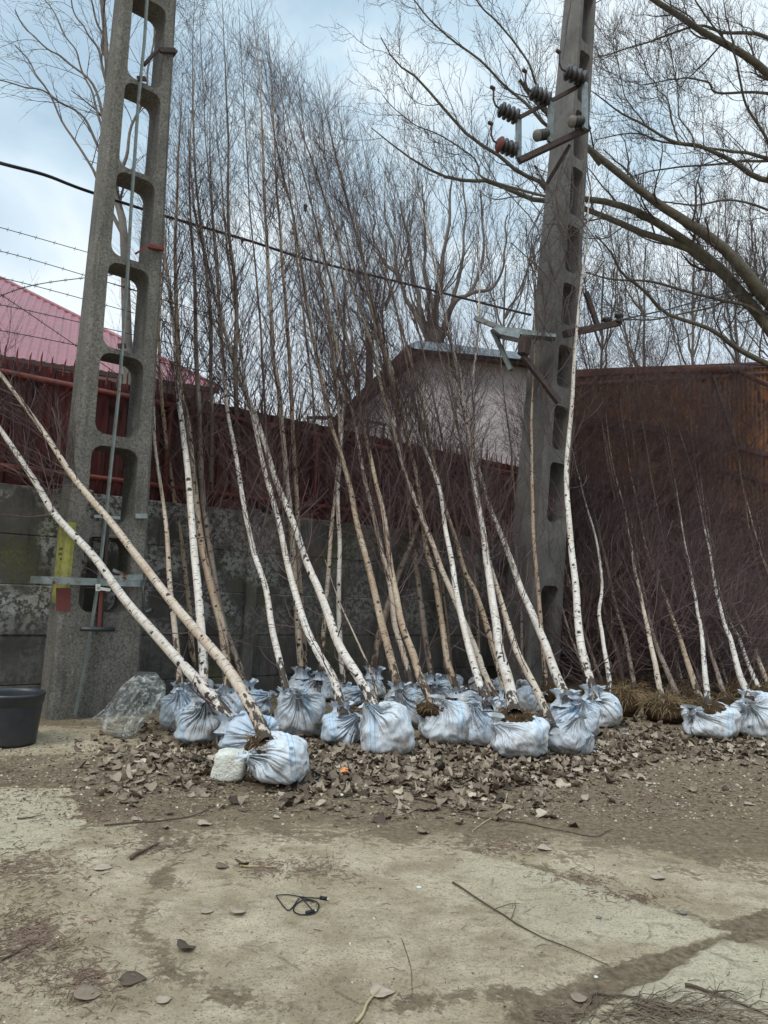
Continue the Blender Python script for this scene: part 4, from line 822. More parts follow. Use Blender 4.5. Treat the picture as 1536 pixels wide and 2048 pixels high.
TREES = [
 # path (px, from the foot up), stem width px, bark, sack (cx, bottom, width, height, kind, knot), label, options
 ([(527, 1470), (512, 1430), (463, 1350), (410, 1283), (323, 1177), (237, 1063), (183, 1000), (140, 945), (77, 850), (0, 747), (-90, 640), (-190, 530)], 31, 1, (555, 1577, 122, 112, O_, (-.75, -.55, .15), 0), 'front birch with peach bark, its striped white sack closest to the camera', dict(crown0=.62, lowtw=2, taper=.6)),
 ([(463, 1443), (390, 1357), (333, 1293), (253, 1203), (187, 1113), (113, 1033), (67, 957), (0, 860), (-90, 740), (-200, 600)], 28, 0, (500, 1516, 112, 84, S, (.6, -.6, .2), 1), 'pale birch leaning furthest left, crossing low over the near concrete pole, with a forked twig', dict(crown0=.6, lowtw=3, taper=.6)),
 ([(360, 1373), (350, 1257), (343, 1187), (335, 1083), (325, 1000), (313, 900), (308, 833), (300, 700), (310, 600), (318, 520)], 15, 1, (357, 1463, 74, 82, S, (.1, -.5, .8), 1), 'slim birch standing just right of the near pole, in a boxy blue-lined sack', dict(crown0=.55, dens=.5)),
 ([(390, 1350), (383, 1300), (377, 1200), (360, 1070), (347, 1000), (333, 867), (320, 760), (318, 640), (330, 500), (332, 420)], 15, 2, (395, 1405, 60, 50, S), 'thin brown birch between the two nearest upright white stems beside the pole', dict(crown0=.5, dens=.6)),
 ([(402, 1400), (407, 1333), (400, 1233), (390, 1117), (382, 1000), (367, 883), (355, 767), (347, 667), (337, 567), (328, 500), (324, 350), (328, 200), (338, 60), (345, -40)], 23, 0, (399, 1493, 103, 90, S, (.1, -.6, .8), 2), 'thick white upright birch right of the near pole, in a low dirty grey sack', dict(crown0=.45)),
 ([(457, 1383), (452, 1317), (443, 1250), (430, 1200), (407, 1100), (393, 1000), (377, 850), (360, 767), (352, 600), (352, 450), (358, 300), (365, 150)], 21, 2, (470, 1440, 80, 58, S), 'tan birch with yellowish bark leaning behind the thick white upright birch', dict(crown0=.42)),
 ([(492, 1372), (467, 1307), (447, 1247), (430, 1167), (414, 1060), (404, 960), (398, 860), (394, 740), (390, 560), (380, 400), (378, 250)], 21, 3, (505, 1436, 70, 60, S), 'birch with a very dark scaly foot behind the front peach birch', dict(crown0=.42)),
 ([(433, 1310), (430, 1200), (427, 1083), (423, 1000), (423, 833), (422, 700), (417, 600), (400, 433), (388, 300), (387, 100), (388, 10)], 13, 3, (432, 1390, 42, 56, S), 'thin grey straight birch rising close to the wall left of the fence post', dict(crown0=.4, dens=.9)),
 ([(522, 1340), (514, 1250), (507, 1083), (490, 1000), (478, 900), (472, 780), (470, 586), (458, 449), (455, 234), (445, 20)], 15, 3, (528, 1372, 58, 38, S), 'dark-footed thin birch against the wall with a tiny hidden sack', dict(crown0=.38)),
 ([(573, 1385), (556, 1309), (543, 1250), (533, 1183), (517, 1133), (507, 1100), (488, 1010), (470, 900), (452, 800), (440, 640), (428, 450), (420, 300), (425, 120)], 17, 0, (598, 1475, 98, 100, S, (.0, -.7, .7), 2), 'birch rising from the wide tall sack with tied top, left of centre', dict(crown0=.38)),
 ([(683, 1416), (667, 1357), (641, 1315), (612, 1256), (590, 1183), (577, 1133), (557, 1050), (543, 990), (527, 933), (510, 850), (492, 780), (475, 650), (455, 500), (440, 330), (430, 200)], 21, 0, (678, 1495, 74, 74, S, (.6, -.4, .6), 1), 'white birch with black scaly foot crossing the stems left of the tall white one', dict(crown0=.34, dens=1.2)),
 ([(755, 1426), (732, 1380), (709, 1341), (680, 1292), (657, 1233), (633, 1173), (607, 1107), (590, 1057), (567, 993), (547, 943), (523, 873), (507, 820), (483, 767), (460, 700), (443, 643), (425, 570), (407, 500), (390, 420), (380, 300), (390, 150)], 25, 0, (768, 1512, 108, 104, S, (-.5, -.4, .75), 0), 'long clean white birch sweeping left from the wide centre sack', dict(crown0=.42)),
 ([(603, 1345), (597, 1267), (590, 1167), (580, 1033), (573, 950), (567, 883), (557, 783), (547, 700), (540, 583), (532, 467), (528, 380), (521, 195), (505, 15)], 16, 1, (605, 1400, 66, 46, S), 'straight cream birch, left one of a near-vertical pair, tallest tip against the sky', dict(crown0=.33, dens=1.2)),
 ([(612, 1354), (602, 1200), (595, 1100), (593, 1000), (588, 900), (583, 790), (572, 633), (563, 500), (556, 400), (548, 254), (537, 78)], 14, 2, (640, 1395, 60, 42, S), 'right one of the near-vertical pair, thinner with pinkish bark', dict(crown0=.33, dens=1.2)),
 ([(640, 1350), (646, 1280), (653, 1183), (662, 1080), (672, 960), (678, 860), (672, 760), (655, 600), (640, 450), (620, 266)], 12, 1, (665, 1405, 50, 44, S), 'slender birch bending right, lower half of a narrow V of stems', dict(crown0=.38, dens=.8)),
 ([(688, 1372), (681, 1300), (678, 1200), (677, 1100), (675, 1000), (682, 900), (688, 800), (680, 700), (668, 560), (655, 420), (640, 300)], 13, 0, (700, 1412, 54, 42, S), 'vertical white birch in the middle of the narrow V of stems', dict(crown0=.36, dens=.8)),
 ([(797, 1377), (777, 1299), (765, 1250), (753, 1200), (733, 1117), (713, 1033), (700, 973), (682, 910), (667, 860), (653, 800), (640, 733), (623, 660), (607, 567), (587, 430), (564, 351), (545, 240), (530, 130)], 20, 2, (806, 1455, 76, 80, S, (-.2, -.6, .7), 2), 'orange-tan smooth birch left of centre, running parallel to the slimmer cream stem on its right', dict(crown0=.32, dens=1.3)),
 ([(823, 1374), (807, 1309), (790, 1250), (783, 1183), (763, 1100), (740, 1000), (727, 943), (713, 867), (700, 800), (690, 760), (650, 600), (600, 430), (575, 300)], 15, 1, (836, 1430, 50, 54, S), 'slim cream birch just right of the orange-tan birch', dict(crown0=.32, dens=1.3)),
 ([(865, 1403), (839, 1354), (826, 1309), (804, 1250), (793, 1190), (780, 1127), (767, 1033), (747, 943), (733, 877), (720, 810), (700, 700), (660, 560), (620, 400), (590, 290), (555, 170)], 20, 2, (892, 1491, 104, 90, O_, (-.35, -.4, .85), 0), 'yellow-cream birch in the sack spilling dry grass beside the centre', dict(crown0=.32, dens=1.3)),
 ([(747, 1345), (755, 1290), (770, 1230), (793, 1157), (817, 1100), (835, 1050), (860, 990), (885, 930), (905, 860), (915, 780), (920, 700)], 18, 3, (740, 1400, 60, 50, S), 'stout birch leaning right, against the lean of all the others', dict(crown0=.5, dens=.6)),
 ([(758, 1406), (742, 1348), (725, 1305), (700, 1250), (688, 1225), (670, 1180), (650, 1120)], 7, 1, (752, 1440, 30, 30, S), 'finger-thin sapling between the long white birch and its neighbour', dict(crown0=.3, dens=.35, blen=.5)),
 ([(865, 1357), (849, 1266), (833, 1133), (823, 1067), (813, 967), (800, 880), (790, 800), (765, 700), (735, 560), (700, 420), (660, 260)], 15, 3, (882, 1403, 58, 44, S), 'grey-brown birch against the wall right of centre, standing nearly straight', dict(crown0=.32, dens=1.3)),
 ([(914, 1383), (894, 1315), (883, 1240), (867, 1150), (850, 1083), (838, 980), (815, 880), (785, 760), (750, 620), (715, 480), (680, 350), (640, 170)], 16, 2, (935, 1420, 58, 38, S), 'brown-pink birch just left of the twin-stemmed white ones', dict(crown0=.32, dens=1.3)),
 ([(972, 1406), (953, 1348), (930, 1260), (913, 1183), (903, 1117), (890, 1050), (880, 985), (862, 930), (840, 880), (821, 844), (800, 783), (773, 700), (747, 633), (713, 550), (690, 460), (673, 400), (645, 300), (619, 220)], 20, 0, (960, 1494, 72, 84, S, (-.3, -.35, .85), 1), 'white birch left of the thickest one, long arching stem to the upper left', dict(crown0=.34, dens=1.2)),
 ([(998, 1410), (969, 1351), (953, 1305), (930, 1250), (907, 1193), (883, 1140), (867, 1090), (847, 1040), (827, 990), (810, 943), (790, 877), (768, 790), (740, 680), (700, 560), (650, 400), (600, 250), (545, 100)], 18, 1, (1000, 1455, 60, 60, S), 'birch with dark cracked foot emerging between the two thick white stems', dict(crown0=.32, dens=1.3)),
 ([(1012, 1385), (987, 1300), (973, 1250), (950, 1183), (930, 1143), (913, 1083), (893, 1027), (880, 975), (868, 920), (850, 830), (820, 720), (790, 610), (750, 480), (720, 330)], 16, 2, (1055, 1432, 56, 60, S), 'tan birch hidden behind the thickest white birch, seen left of its stem', dict(crown0=.34, dens=1.2)),
 ([(1028, 1420), (1015, 1354), (1002, 1309), (992, 1250), (980, 1173), (970, 1100), (960, 1033), (948, 970), (939, 893), (929, 821), (919, 746), (906, 698), (890, 630), (868, 530), (840, 400), (815, 300)], 29, 0, (1039, 1521, 114, 98, O_, (-.9, -.35, .5), 0), 'thickest white birch, right of centre, in the big round sack with paired blue stripes', dict(crown0=.34, dens=1.3, blen=1.1)),
 ([(1103, 1450), (1080, 1396), (1051, 1338), (1028, 1289), (1010, 1230), (990, 1160), (972, 1090), (960, 1010), (948, 930), (930, 820), (905, 700), (880, 560), (850, 420)], 21, 1, (1138, 1512, 92, 72, S, (.3, -.3, .9), 2), 'birch leaning to a slumped plain grey sack at the front right of the cluster', dict(crown0=.34, dens=1.2)),
 ([(1132, 1396), (1109, 1341), (1090, 1289), (1073, 1250), (1040, 1170), (1010, 1090), (985, 1030), (967, 975), (950, 900), (945, 800), (952, 700), (960, 560), (950, 420)], 24, 0, (1147, 1478, 96, 80, S, (.0, -.6, .8), 1), 'pale birch with bristly tied sack, left of the second concrete pole', dict(crown0=.34, dens=1.2)),
 ([(1092, 1372), (1085, 1290), (1078, 1200), (1066, 1050), (1064, 950), (1063, 850), (1067, 748), (1070, 650), (1066, 520)], 12, 2, (1100, 1405, 44, 44, M_), 'thin tan birch standing straight in front of the second concrete pole', dict(crown0=.4, dens=.6, dw=10.9)),
 ([(1187, 1385), (1174, 1338), (1161, 1283), (1152, 1180), (1143, 1100), (1137, 1034), (1133, 939), (1141, 843), (1148, 729), (1154, 653), (1164, 557), (1171, 500), (1178, 420), (1185, 330)], 21, 0, (1205, 1456, 74, 74, S, (-.7, -.5, .5), 0), 'tall white birch running up the right side of the second concrete pole', dict(crown0=.42, dens=.7, dw=10.7)),
 ([(1222, 1388), (1214, 1327), (1205, 1270), (1198, 1225), (1204, 1175), (1197, 1100), (1179, 1034), (1164, 977), (1145, 901), (1130, 830), (1120, 760)], 12, 0, (1248, 1434, 58, 50, B_), 'thin forked white birch right of the pole, its bare root ball fringed with grass', dict(crown0=.4, blen=.8)),
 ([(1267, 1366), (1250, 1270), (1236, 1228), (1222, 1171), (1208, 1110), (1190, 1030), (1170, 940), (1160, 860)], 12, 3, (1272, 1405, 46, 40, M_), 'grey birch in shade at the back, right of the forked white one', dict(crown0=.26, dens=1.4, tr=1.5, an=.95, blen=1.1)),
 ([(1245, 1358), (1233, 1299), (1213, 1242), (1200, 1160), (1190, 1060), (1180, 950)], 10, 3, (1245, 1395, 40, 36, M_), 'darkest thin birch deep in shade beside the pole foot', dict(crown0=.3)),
 ([(1324, 1400), (1310, 1327), (1296, 1259), (1282, 1199), (1270, 1137), (1263, 1092), (1248, 1015), (1229, 939), (1217, 870), (1208, 800)], 15, 1, (1330, 1447, 76, 48, B_), 'cream-brown birch above the wide shaggy root ball', dict(crown0=.26, dens=1.6, tr=1.5, an=.95, blen=1.1)),
 ([(1358, 1398), (1333, 1341), (1313, 1293), (1299, 1236), (1285, 1170), (1270, 1080), (1250, 980), (1238, 890)], 14, 3, (1350, 1425, 50, 40, M_), 'grey birch leaning strongly behind the shaggy root ball', dict(crown0=.26, dens=1.6, tr=1.5, an=.95, blen=1.1)),
 ([(1398, 1392), (1381, 1344), (1361, 1276), (1341, 1222), (1321, 1174), (1299, 1117), (1280, 1040), (1262, 950), (1250, 870), (1240, 800)], 15, 2, (1396, 1430, 50, 44, M_), 'tan birch leaning close left of the bright white one in the right group', dict(crown0=.26, dens=1.6, tr=1.5, an=.95, blen=1.1)),
 ([(1415, 1402), (1409, 1327), (1401, 1256), (1390, 1194), (1381, 1137), (1373, 1100), (1358, 1015), (1339, 901), (1325, 830), (1314, 770)], 15, 0, (1421, 1480, 104, 76, O_, (-.8, -.4, .5), 0), 'bright white birch in the clean white crescent-shaped sack of the right group', dict(crown0=.26, dens=1.4, tr=1.5, an=.95, blen=1.1)),
 ([(1449, 1392), (1426, 1321), (1412, 1270), (1395, 1200), (1375, 1110), (1352, 1000), (1340, 920)], 12, 3, (1450, 1420, 44, 40, M_), 'grey-brown birch right behind the crescent-shaped sack', dict(crown0=.26, dens=1.6, tr=1.5, an=.95, blen=1.1)),
 ([(1497, 1392), (1477, 1341), (1460, 1276), (1443, 1228), (1432, 1179), (1421, 1114), (1408, 1050), (1393, 977), (1375, 910), (1358, 862), (1345, 800)], 17, 0, (1520, 1480, 100, 96, S, (-.7, -.5, .5), 0), 'white birch whose plain white sack is cut by the right edge of view', dict(crown0=.26, dens=1.4, tr=1.5, an=.95, blen=1.1)),
 ([(1520, 1383), (1500, 1336), (1480, 1285), (1458, 1236), (1446, 1202), (1430, 1140), (1412, 1040), (1400, 940), (1392, 850)], 11, 0, (1525, 1410, 40, 40, M_), 'narrow pale birch tucked right beside the white one at the right edge', dict(crown0=.26, dens=1.6, tr=1.5, an=.95, blen=1.1)),
 ([(1545, 1380), (1536, 1367), (1512, 1310), (1483, 1253), (1458, 1191), (1441, 1154), (1425, 1080), (1410, 980), (1400, 900)], 12, 2, (1560, 1410, 44, 44, M_), 'birch leaving the frame at the lower right corner of the stand', dict(crown0=.26, dens=1.6, tr=1.5, an=.95, blen=1.1)),
 ([(1640, 1385), (1590, 1260), (1560, 1200), (1523, 1108), (1492, 996), (1480, 939), (1468, 860), (1455, 790)], 13, 2, (1650, 1430, 60, 50, M_), 'tan birch entering from the right edge at mid height', dict(crown0=.26, dens=1.6, tr=1.5, an=.95, blen=1.1)),
]
for i, (path, wpx, bk2, sk, lab, opt) in enumerate(TREES):
    birch(path, wpx, bk2, sk, lab, seed=i, **opt)
# birches half lost at the back of the right-hand stand
rb_ = random.Random(8)
for i in range(17):
    u0 = 1185+i*27+rb_.uniform(-8, 8); v0 = 1372+rb_.uniform(-8, 8); ln = rb_.uniform(520, 700); le = rb_.uniform(.16, .30)
    path = [(u0, v0), (u0-ln*le*.34, v0-ln*.25), (u0-ln*le*.62, v0-ln*.5), (u0-ln*le*.85, v0-ln*.76), (u0-ln*le*1.0, v0-ln)]
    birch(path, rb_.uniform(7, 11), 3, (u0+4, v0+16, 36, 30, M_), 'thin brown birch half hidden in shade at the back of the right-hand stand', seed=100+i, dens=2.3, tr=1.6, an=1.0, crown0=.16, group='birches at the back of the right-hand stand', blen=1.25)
# thinner birches behind the left and middle stems
for i, (u0, v0, u1, v1) in enumerate(((470, 1350, 400, 60), (545, 1352, 480, 60), (655, 1350, 560, 140), (715, 1352, 600, 190), (770, 1350, 640, 210), (835, 1352, 680, 230), (905, 1356, 720, 250), (950, 1360, 770, 330), (1000, 1362, 830, 480), (1045, 1366, 990, 560), (890, 1356, 800, 520), (960, 1362, 880, 560))):
    path = [(u0, v0), (lerp(u0, u1, .2)+6, lerp(v0, v1, .25)), (lerp(u0, u1, .45)+8, lerp(v0, v1, .5)), (lerp(u0, u1, .72), lerp(v0, v1, .75)), (u1, v1)]
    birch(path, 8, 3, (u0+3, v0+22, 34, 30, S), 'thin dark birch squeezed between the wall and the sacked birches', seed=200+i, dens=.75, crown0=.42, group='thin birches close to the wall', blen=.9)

# ------------------------------------------------------------------ bare trees beyond the fence
def bare_tree(name, label, limbs, Y, mat, seed, lv, trunk=None, tw='twig2', group=None):
    rg = np.random.default_rng(seed); c0 = None; P = []; RR = []
    for l in limbs:
        pts = l[0]; w0_, w1_ = l[1], l[2]; y0, y1 = (l[3], l[4]) if len(l) > 3 else (Y, Y)
        q = crom([at(u, v, lerp(y0, y1, i/(len(pts)-1))) for i, (u, v) in enumerate(pts)], 26)
        sl_ = np.linspace(0, 1, 26); q = q+np.array([[noise.noise(Vector((a*5, seed, k*7+len(P)))) for k in (1, 2, 3)] for a in sl_])*.10
        P.append(q); RR.append(np.linspace(w0_/2/F*y0, w1_/2/F*y1, 26)*(.68 if seed == 31 else 1)*(1-.25*np.sin(np.linspace(0, math.pi, 26))))
    P = np.array(P); RR = np.array(RR)
    bs = trunk if trunk is not None else P[0, 0]*np.array([1, 1, 0])
    root = empty(name, bs, label, 'bare tree', group)
    V, Fc = tubes(P, RR, 9); mk('trunk', V, Fc, mat, root, True)
    parts = []; cur, cr_ = P, RR
    lst = []
    for (per, t0, ang, ln, K, uf, wig, rf, rmin) in lv:
        cur, cr_ = spawn(rg, cur, cr_, per, t0, .98, ang, ln, K, (0, 0, 1), uf, wig, rf, rmin); lst.append(tubes(cur, cr_, 4 if len(lst) == 0 else 3))
    V, Fc = join(lst); mk('bare_crown', V, Fc, G[tw], root)
    return root
TX, TY = 1800, 1500
big = [
 ([(1830, 1380), (1800, 1150), (1780, 950), (1770, 800)], 150, 120, 17, 17),
 ([(1770, 860), (1680, 730), (1600, 660), (1536, 600), (1490, 545), (1440, 490), (1370, 440), (1320, 410), (1260, 365), (1180, 300), (1120, 250), (1060, 190), (1040, 160)], 62, 10, 17, 14.5),
 ([(1760, 880), (1600, 730), (1470, 565), (1400, 505), (1340, 462), (1280, 425), (1220, 407), (1160, 400), (1085, 402), (1040, 390), (970, 362), (935, 362), (880, 350), (810, 310), (742, 255)], 40, 3, 17, 13.8),
 ([(1765, 870), (1600, 740), (1500, 610), (1430, 535), (1370, 492), (1290, 465), (1230, 440), (1180, 425), (1110, 395), (1080, 365), (1040, 345), (990, 300), (940, 270), (880, 210), (830, 160), (790, 130), (762, 75)], 34, 3, 17, 14),
 ([(1760, 700), (1700, 330), (1600, 215), (1536, 150), (1460, 95), (1390, 50), (1320, 8), (1250, -40)], 46, 14, 17, 15),
 ([(1700, 200), (1536, 78), (1440, 58), (1390, 55), (1310, 78), (1260, 95), (1190, 115)], 16, 3, 16.5, 15),
 ([(1700, 200), (1536, 185), (1440, 186), (1410, 165), (1370, 155), (1345, 160), (1290, 170)], 12, 3, 16.5, 15.5),
 ([(1700, 380), (1536, 360), (1460, 325), (1400, 292), (1350, 285), (1290, 250), (1240, 225), (1180, 180)], 22, 3, 17, 14.5),
 ([(1700, 330), (1536, 315), (1480, 305), (1430, 300), (1330, 283), (1280, 270), (1190, 280)], 16, 3, 17, 15.5),
 ([(1700, 330), (1536, 322), (1460, 325), (1350, 335), (1290, 345), (1240, 358)], 12, 3, 17, 16),
 ([(1700, 500), (1560, 320), (1510, 240), (1480, 160), (1450, 80), (1390, 0)], 14, 5, 17, 15),
 ([(1770, 900), (1640, 780), (1536, 728), (1470, 690), (1420, 660), (1340, 630), (1290, 590), (1245, 550), (1225, 500), (1190, 470)], 26, 4, 17, 15),
 ([(1740, 760), (1536, 640), (1440, 600), (1330, 570), (1240, 560), (1172, 545)], 18, 4, 17, 15),
 ([(1300, 395), (1200, 320), (1140, 270), (1095, 250), (1050, 205), (1010, 170), (960, 120), (900, 80), (860, 40), (830, 0), (800, -30)], 18, 3, 15, 13.8),
 ([(1200, 330), (1130, 230), (1075, 170), (1055, 120), (1000, 50), (960, 10), (940, -40)], 13, 4, 15, 13.8),
 ([(1100, 395), (970, 362), (960, 330), (935, 305), (880, 270), (830, 250), (800, 225), (765, 190)], 9, 2.5, 14, 13.6),
 ([(1700, 640), (1560, 600), (1470, 590), (1400, 620), (1300, 640), (1230, 640)], 14, 4, 17, 15.5),
 ([(1720, 600), (1600, 470), (1536, 420), (1450, 400), (1380, 410), (1300, 400)], 14, 4, 17, 16),
 ([(1360, 290), (1330, 200), (1300, 150), (1270, 80)], 6, 3, 15.6, 15.3), ([(1390, 300), (1360, 220), (1350, 140), (1330, 60)], 6, 3, 15.6, 15.5), ([(1290, 250), (1250, 190), (1235, 120), (1215, 70)], 5, 3, 15.2, 15),
]
bare_tree('bare_tree', 'huge spreading bare tree whose mossy limbs reach in from the right across the sky', big, 16, G['oldbark'], 31,
          [(20, .10, .8, 1.35, 10, .8, .15, .30, .006), (7, .12, .75, .6, 8, .8, .18, .5, .0042), (4, .15, .75, .24, 6, 1.3, .25, .7, .0033)], trunk=np.array([at(1830, 1380, 17)[0], 17, 0]), tw='twig2')
# pollarded tree behind the shed
pol = [([(880, 1240), (876, 900), (872, 720), (868, 660)], 36, 30, 19, 19), ([(868, 700), (845, 640), (838, 590), (825, 560), (815, 470), (800, 400)], 18, 3, 19, 19), ([(866, 690), (870, 620), (880, 580), (885, 520), (900, 430), (905, 350)], 22, 3, 19, 19),
       ([(878, 680), (905, 610), (935, 590), (960, 540), (965, 450), (960, 380)], 16, 3, 19, 19), ([(862, 690), (822, 610), (800, 560), (780, 470), (770, 400)], 14, 3, 19, 19), ([(872, 640), (850, 540), (850, 450), (845, 370)], 12, 3, 19, 19), ([(905, 610), (925, 520), (930, 430), (925, 350)], 10, 3, 19, 19), ([(935, 590), (990, 570), (1010, 500), (1015, 430)], 10, 3, 19, 19), ([(800, 560), (755, 500), (745, 430)], 10, 3, 19, 19)]
bare_tree('bare_tree', 'lopped bare tree with upright shoots rising behind the pale shed', pol, 19, G['bgbark'], 41, [(9, .25, .45, 1.9, 9, 1.0, .07, .3, .008), (7, .15, .45, .75, 6, .8, .09, .6, .005), (3, .2, .5, .3, 4, .6, .12, .7, .004)])
# wispy tree at upper left
lf_ = [([(262, 1000), (256, 700), (245, 470), (232, 390), (222, 300), (216, 150), (205, 0), (200, -80)], 26, 8, 13, 13), ([(246, 470), (200, 370), (175, 320), (130, 250), (95, 180), (60, 130), (30, 90)], 9, 2.5, 13, 12.5), ([(235, 400), (190, 280), (150, 220), (100, 190), (50, 175), (0, 160)], 8, 2.5, 13, 12.5),
       ([(222, 300), (190, 180), (130, 120), (80, 85), (30, 20)], 8, 2.5, 13, 12.5), ([(218, 200), (195, 100), (160, 40), (120, -30)], 8, 2.5, 13, 12.6), ([(214, 120), (190, 30), (170, -60)], 8, 3, 13, 12.8), ([(240, 430), (210, 260), (170, 150), (140, 90), (90, 0)], 8, 2.5, 13, 12.6), ([(232, 380), (270, 250), (300, 120), (320, 0)], 9, 3, 13, 13), ([(225, 300), (250, 150), (260, 0)], 8, 3, 13, 13)]
bare_tree('bare_tree', 'wispy bare tree spreading over the upper left corner behind the near pole', lf_, 13, G['bgbark'], 51, [(6, .2, .6, 1.0, 9, -.05, .10, .4, .0048), (5, .15, .5, .5, 7, -.1, .12, .6, .0034), (2, .2, .5, .22, 5, 0, .15, .7, .0026)])
# small bare trees on the far right and between
far = [(1290, 1000, 430, 24, 'small bare tree seen just right of the insulator pole above the rusty wall'), (1388, 1000, 400, 22, 'bare tree with dark straight trunk above the middle of the rusty wall'), (1475, 1000, 380, 23, 'bushy bare tree near the right edge above the rusty wall'), (1560, 1000, 360, 24, 'bare tree at the right edge, its crown cut by the frame'),
       (1205, 1000, 470, 25, 'faint bare tree directly behind the insulator pole'), (1010, 1000, 470, 25, 'faint bare tree between the lopped tree and the insulator pole'), (770, 1000, 420, 24, 'faint bare tree left of the lopped tree'), (690, 1000, 500, 26, 'lowest faint bare tree above the left end of the shed')]
rf_ = random.Random(4)
for i, (u, vb, vt, Y, lab) in enumerate(far):
    lim = [([(u, vb), (u+4, lerp(vb, vt, .3)), (u-3, lerp(vb, vt, .6)), (u+2, vt+60)], 12, 3, Y, Y)]
    for k in range(7):
        s_ = rf_.choice((-1, 1)); h0 = rf_.uniform(.32, .7); w_ = rf_.uniform(20, 85); v0 = lerp(vb, vt, h0); lim.append(([(u, v0), (u+s_*w_*.5, v0-60), (u+s_*w_*.85, v0-130), (u+s_*w_, max(vt, v0-210))], 5, 2, Y, Y+rf_.uniform(-1.5, 1.5)))
    bare_tree('bare_tree', lab, lim, Y, G['bgbark'], 60+i, [(9, .15, .5, 1.6, 8, .9, .10, .35, .008), (6, .15, .5, .7, 6, .6, .12, .6, .006), (3, .2, .6, .3, 4, .4, .15, .7, .005)])

# ------------------------------------------------------------------ black plant pot, clear plastic bag, white stone
gp = gnd(16, 1497); Yb = gp[1]+.2; pc = np.array([at(16, 1490, Yb)[0], Yb, 0]); rr_ = 59/F*Yb; hh = at(16, 1383, Yb)[2]
m = MB(); pr = [(0, .012), (rr_*.80, .012), (rr_*.83, 0.0), (rr_*.84, .02), (rr_*.93, hh-.10), (rr_*.94, hh-.085), (rr_*.97, hh-.08), (rr_*.975, hh-.03), (rr_*1.0, hh-.02), (rr_*1.0, hh), (rr_*.95, hh), (rr_*.93, hh-.03), (rr_*.90, hh-.1), (rr_*.80, .05), (0, .05)]
m.lathe(pc, Z, pr, 56); o = m.build('plant_pot', G['black'], None, True); tag(o, 'black plastic plant pot standing on the ground at the left edge', 'plant pot'); recenter(o)
# clear plastic bag: a crumpled open film
ol = [(183, 1437), (232, 1478), (262, 1480), (276, 1462), (300, 1436), (328, 1420), (332, 1370), (312, 1345), (280, 1342), (245, 1370), (208, 1418)]
cu, cv = 265, 1415; V = []; nr, na = 26, 96; fb = gnd(240, 1482); Yf = fb[1]
def olr(t_):
    # radius of outline in direction t_
    best = 0
    for i in range(len(ol)):
        x0, y0 = ol[i][0]-cu, ol[i][1]-cv; x1, y1 = ol[(i+1) % len(ol)][0]-cu, ol[(i+1) % len(ol)][1]-cv; c_, s_ = math.cos(t_), math.sin(t_); den = (x1-x0)*s_-(y1-y0)*c_
        if abs(den) < 1e-9: continue
        a_ = (x0*(y1-y0)-y0*(x1-x0))/(c_*(y1-y0)-s_*(x1-x0)); b_ = (x0*s_-y0*c_)/(-(x1-x0)*s_+(y1-y0)*c_)
        if a_ > 0 and -1e-6 <= b_ <= 1+1e-6: best = max(best, a_)
    return best
for side_ in (0, 1):
    for i in range(nr+1):
        for j in range(na):
            t_ = 2*math.pi*j/na; r_ = olr(t_)*i/nr; u, v = cu+r_*math.cos(t_), cv+r_*math.sin(t_)*1.0
            n_ = noise.noise(Vector((u*.035, v*.035, side_*5)))*.10+ridged(noise.noise(Vector((u*.07+v*.04, v*.02, side_*5+3)))*1.6)*.035+ridged(noise.noise(Vector((u*.02, v*.12, side_*9+3)))*1.5)*.015
            dep = (1-(i/nr)**2)*(.13 if side_ == 0 else -.10); lift = (1480-v)/138.
            Yv = Yf+.06+.42*lift-dep+n_*(1-(i/nr)**3); p = at(u, v, Yv)
            V.append(np.array([p[0], p[1], max(p[2], .012+.02*abs(n_)*10)]))
q = (nr+1)*na; fs = []
for side_ in (0, 1):
    for i in range(nr):
        for j in range(na): b = side_*q; fs.append((b+i*na+j, b+i*na+(j+1) % na, b+(i+1)*na+(j+1) % na, b+(i+1)*na+j))
o = mk('plastic_bag', V, np.array(fs), G['film'], None, True); tag(o, 'crumpled clear plastic bag propped between the near pole and the sacks', 'plastic bag'); recenter(o)
sg = gnd(462, 1566); Yst = sg[1]+.1; c = np.array([at(461, 1545, Yst)[0], Yst, 0]); sz = 31/F*Yst; V = []
for i in range(33):
    th = math.pi*i/32
    for j in range(48):
        f = 2*math.pi*j/48; p = np.array([math.sin(th)*math.cos(f), math.sin(th)*math.sin(f), math.cos(th)]); q_ = p/((abs(p[0])**9+abs(p[1])**9+abs(p[2])**9)**(1/9)); q_ = q_*(1+.10*noise.noise(Vector(p*2.2))+.05*noise.noise(Vector(p*7)))
        q_[0] += .22*q_[2]*.6; V.append(np.array([c[0]+q_[0]*sz, c[1]+q_[1]*sz*.8, max(0, sz*.88+q_[2]*sz*.88)]))
o = mk('stone_block', V, np.array([(i*48+j, (i+1)*48+j, (i+1)*48+(j+1) % 48, i*48+(j+1) % 48) for i in range(32) for j in range(48)]), G['stone'], None, True); tag(o, 'rough white stone block beside the front sack', 'stone'); recenter(o)

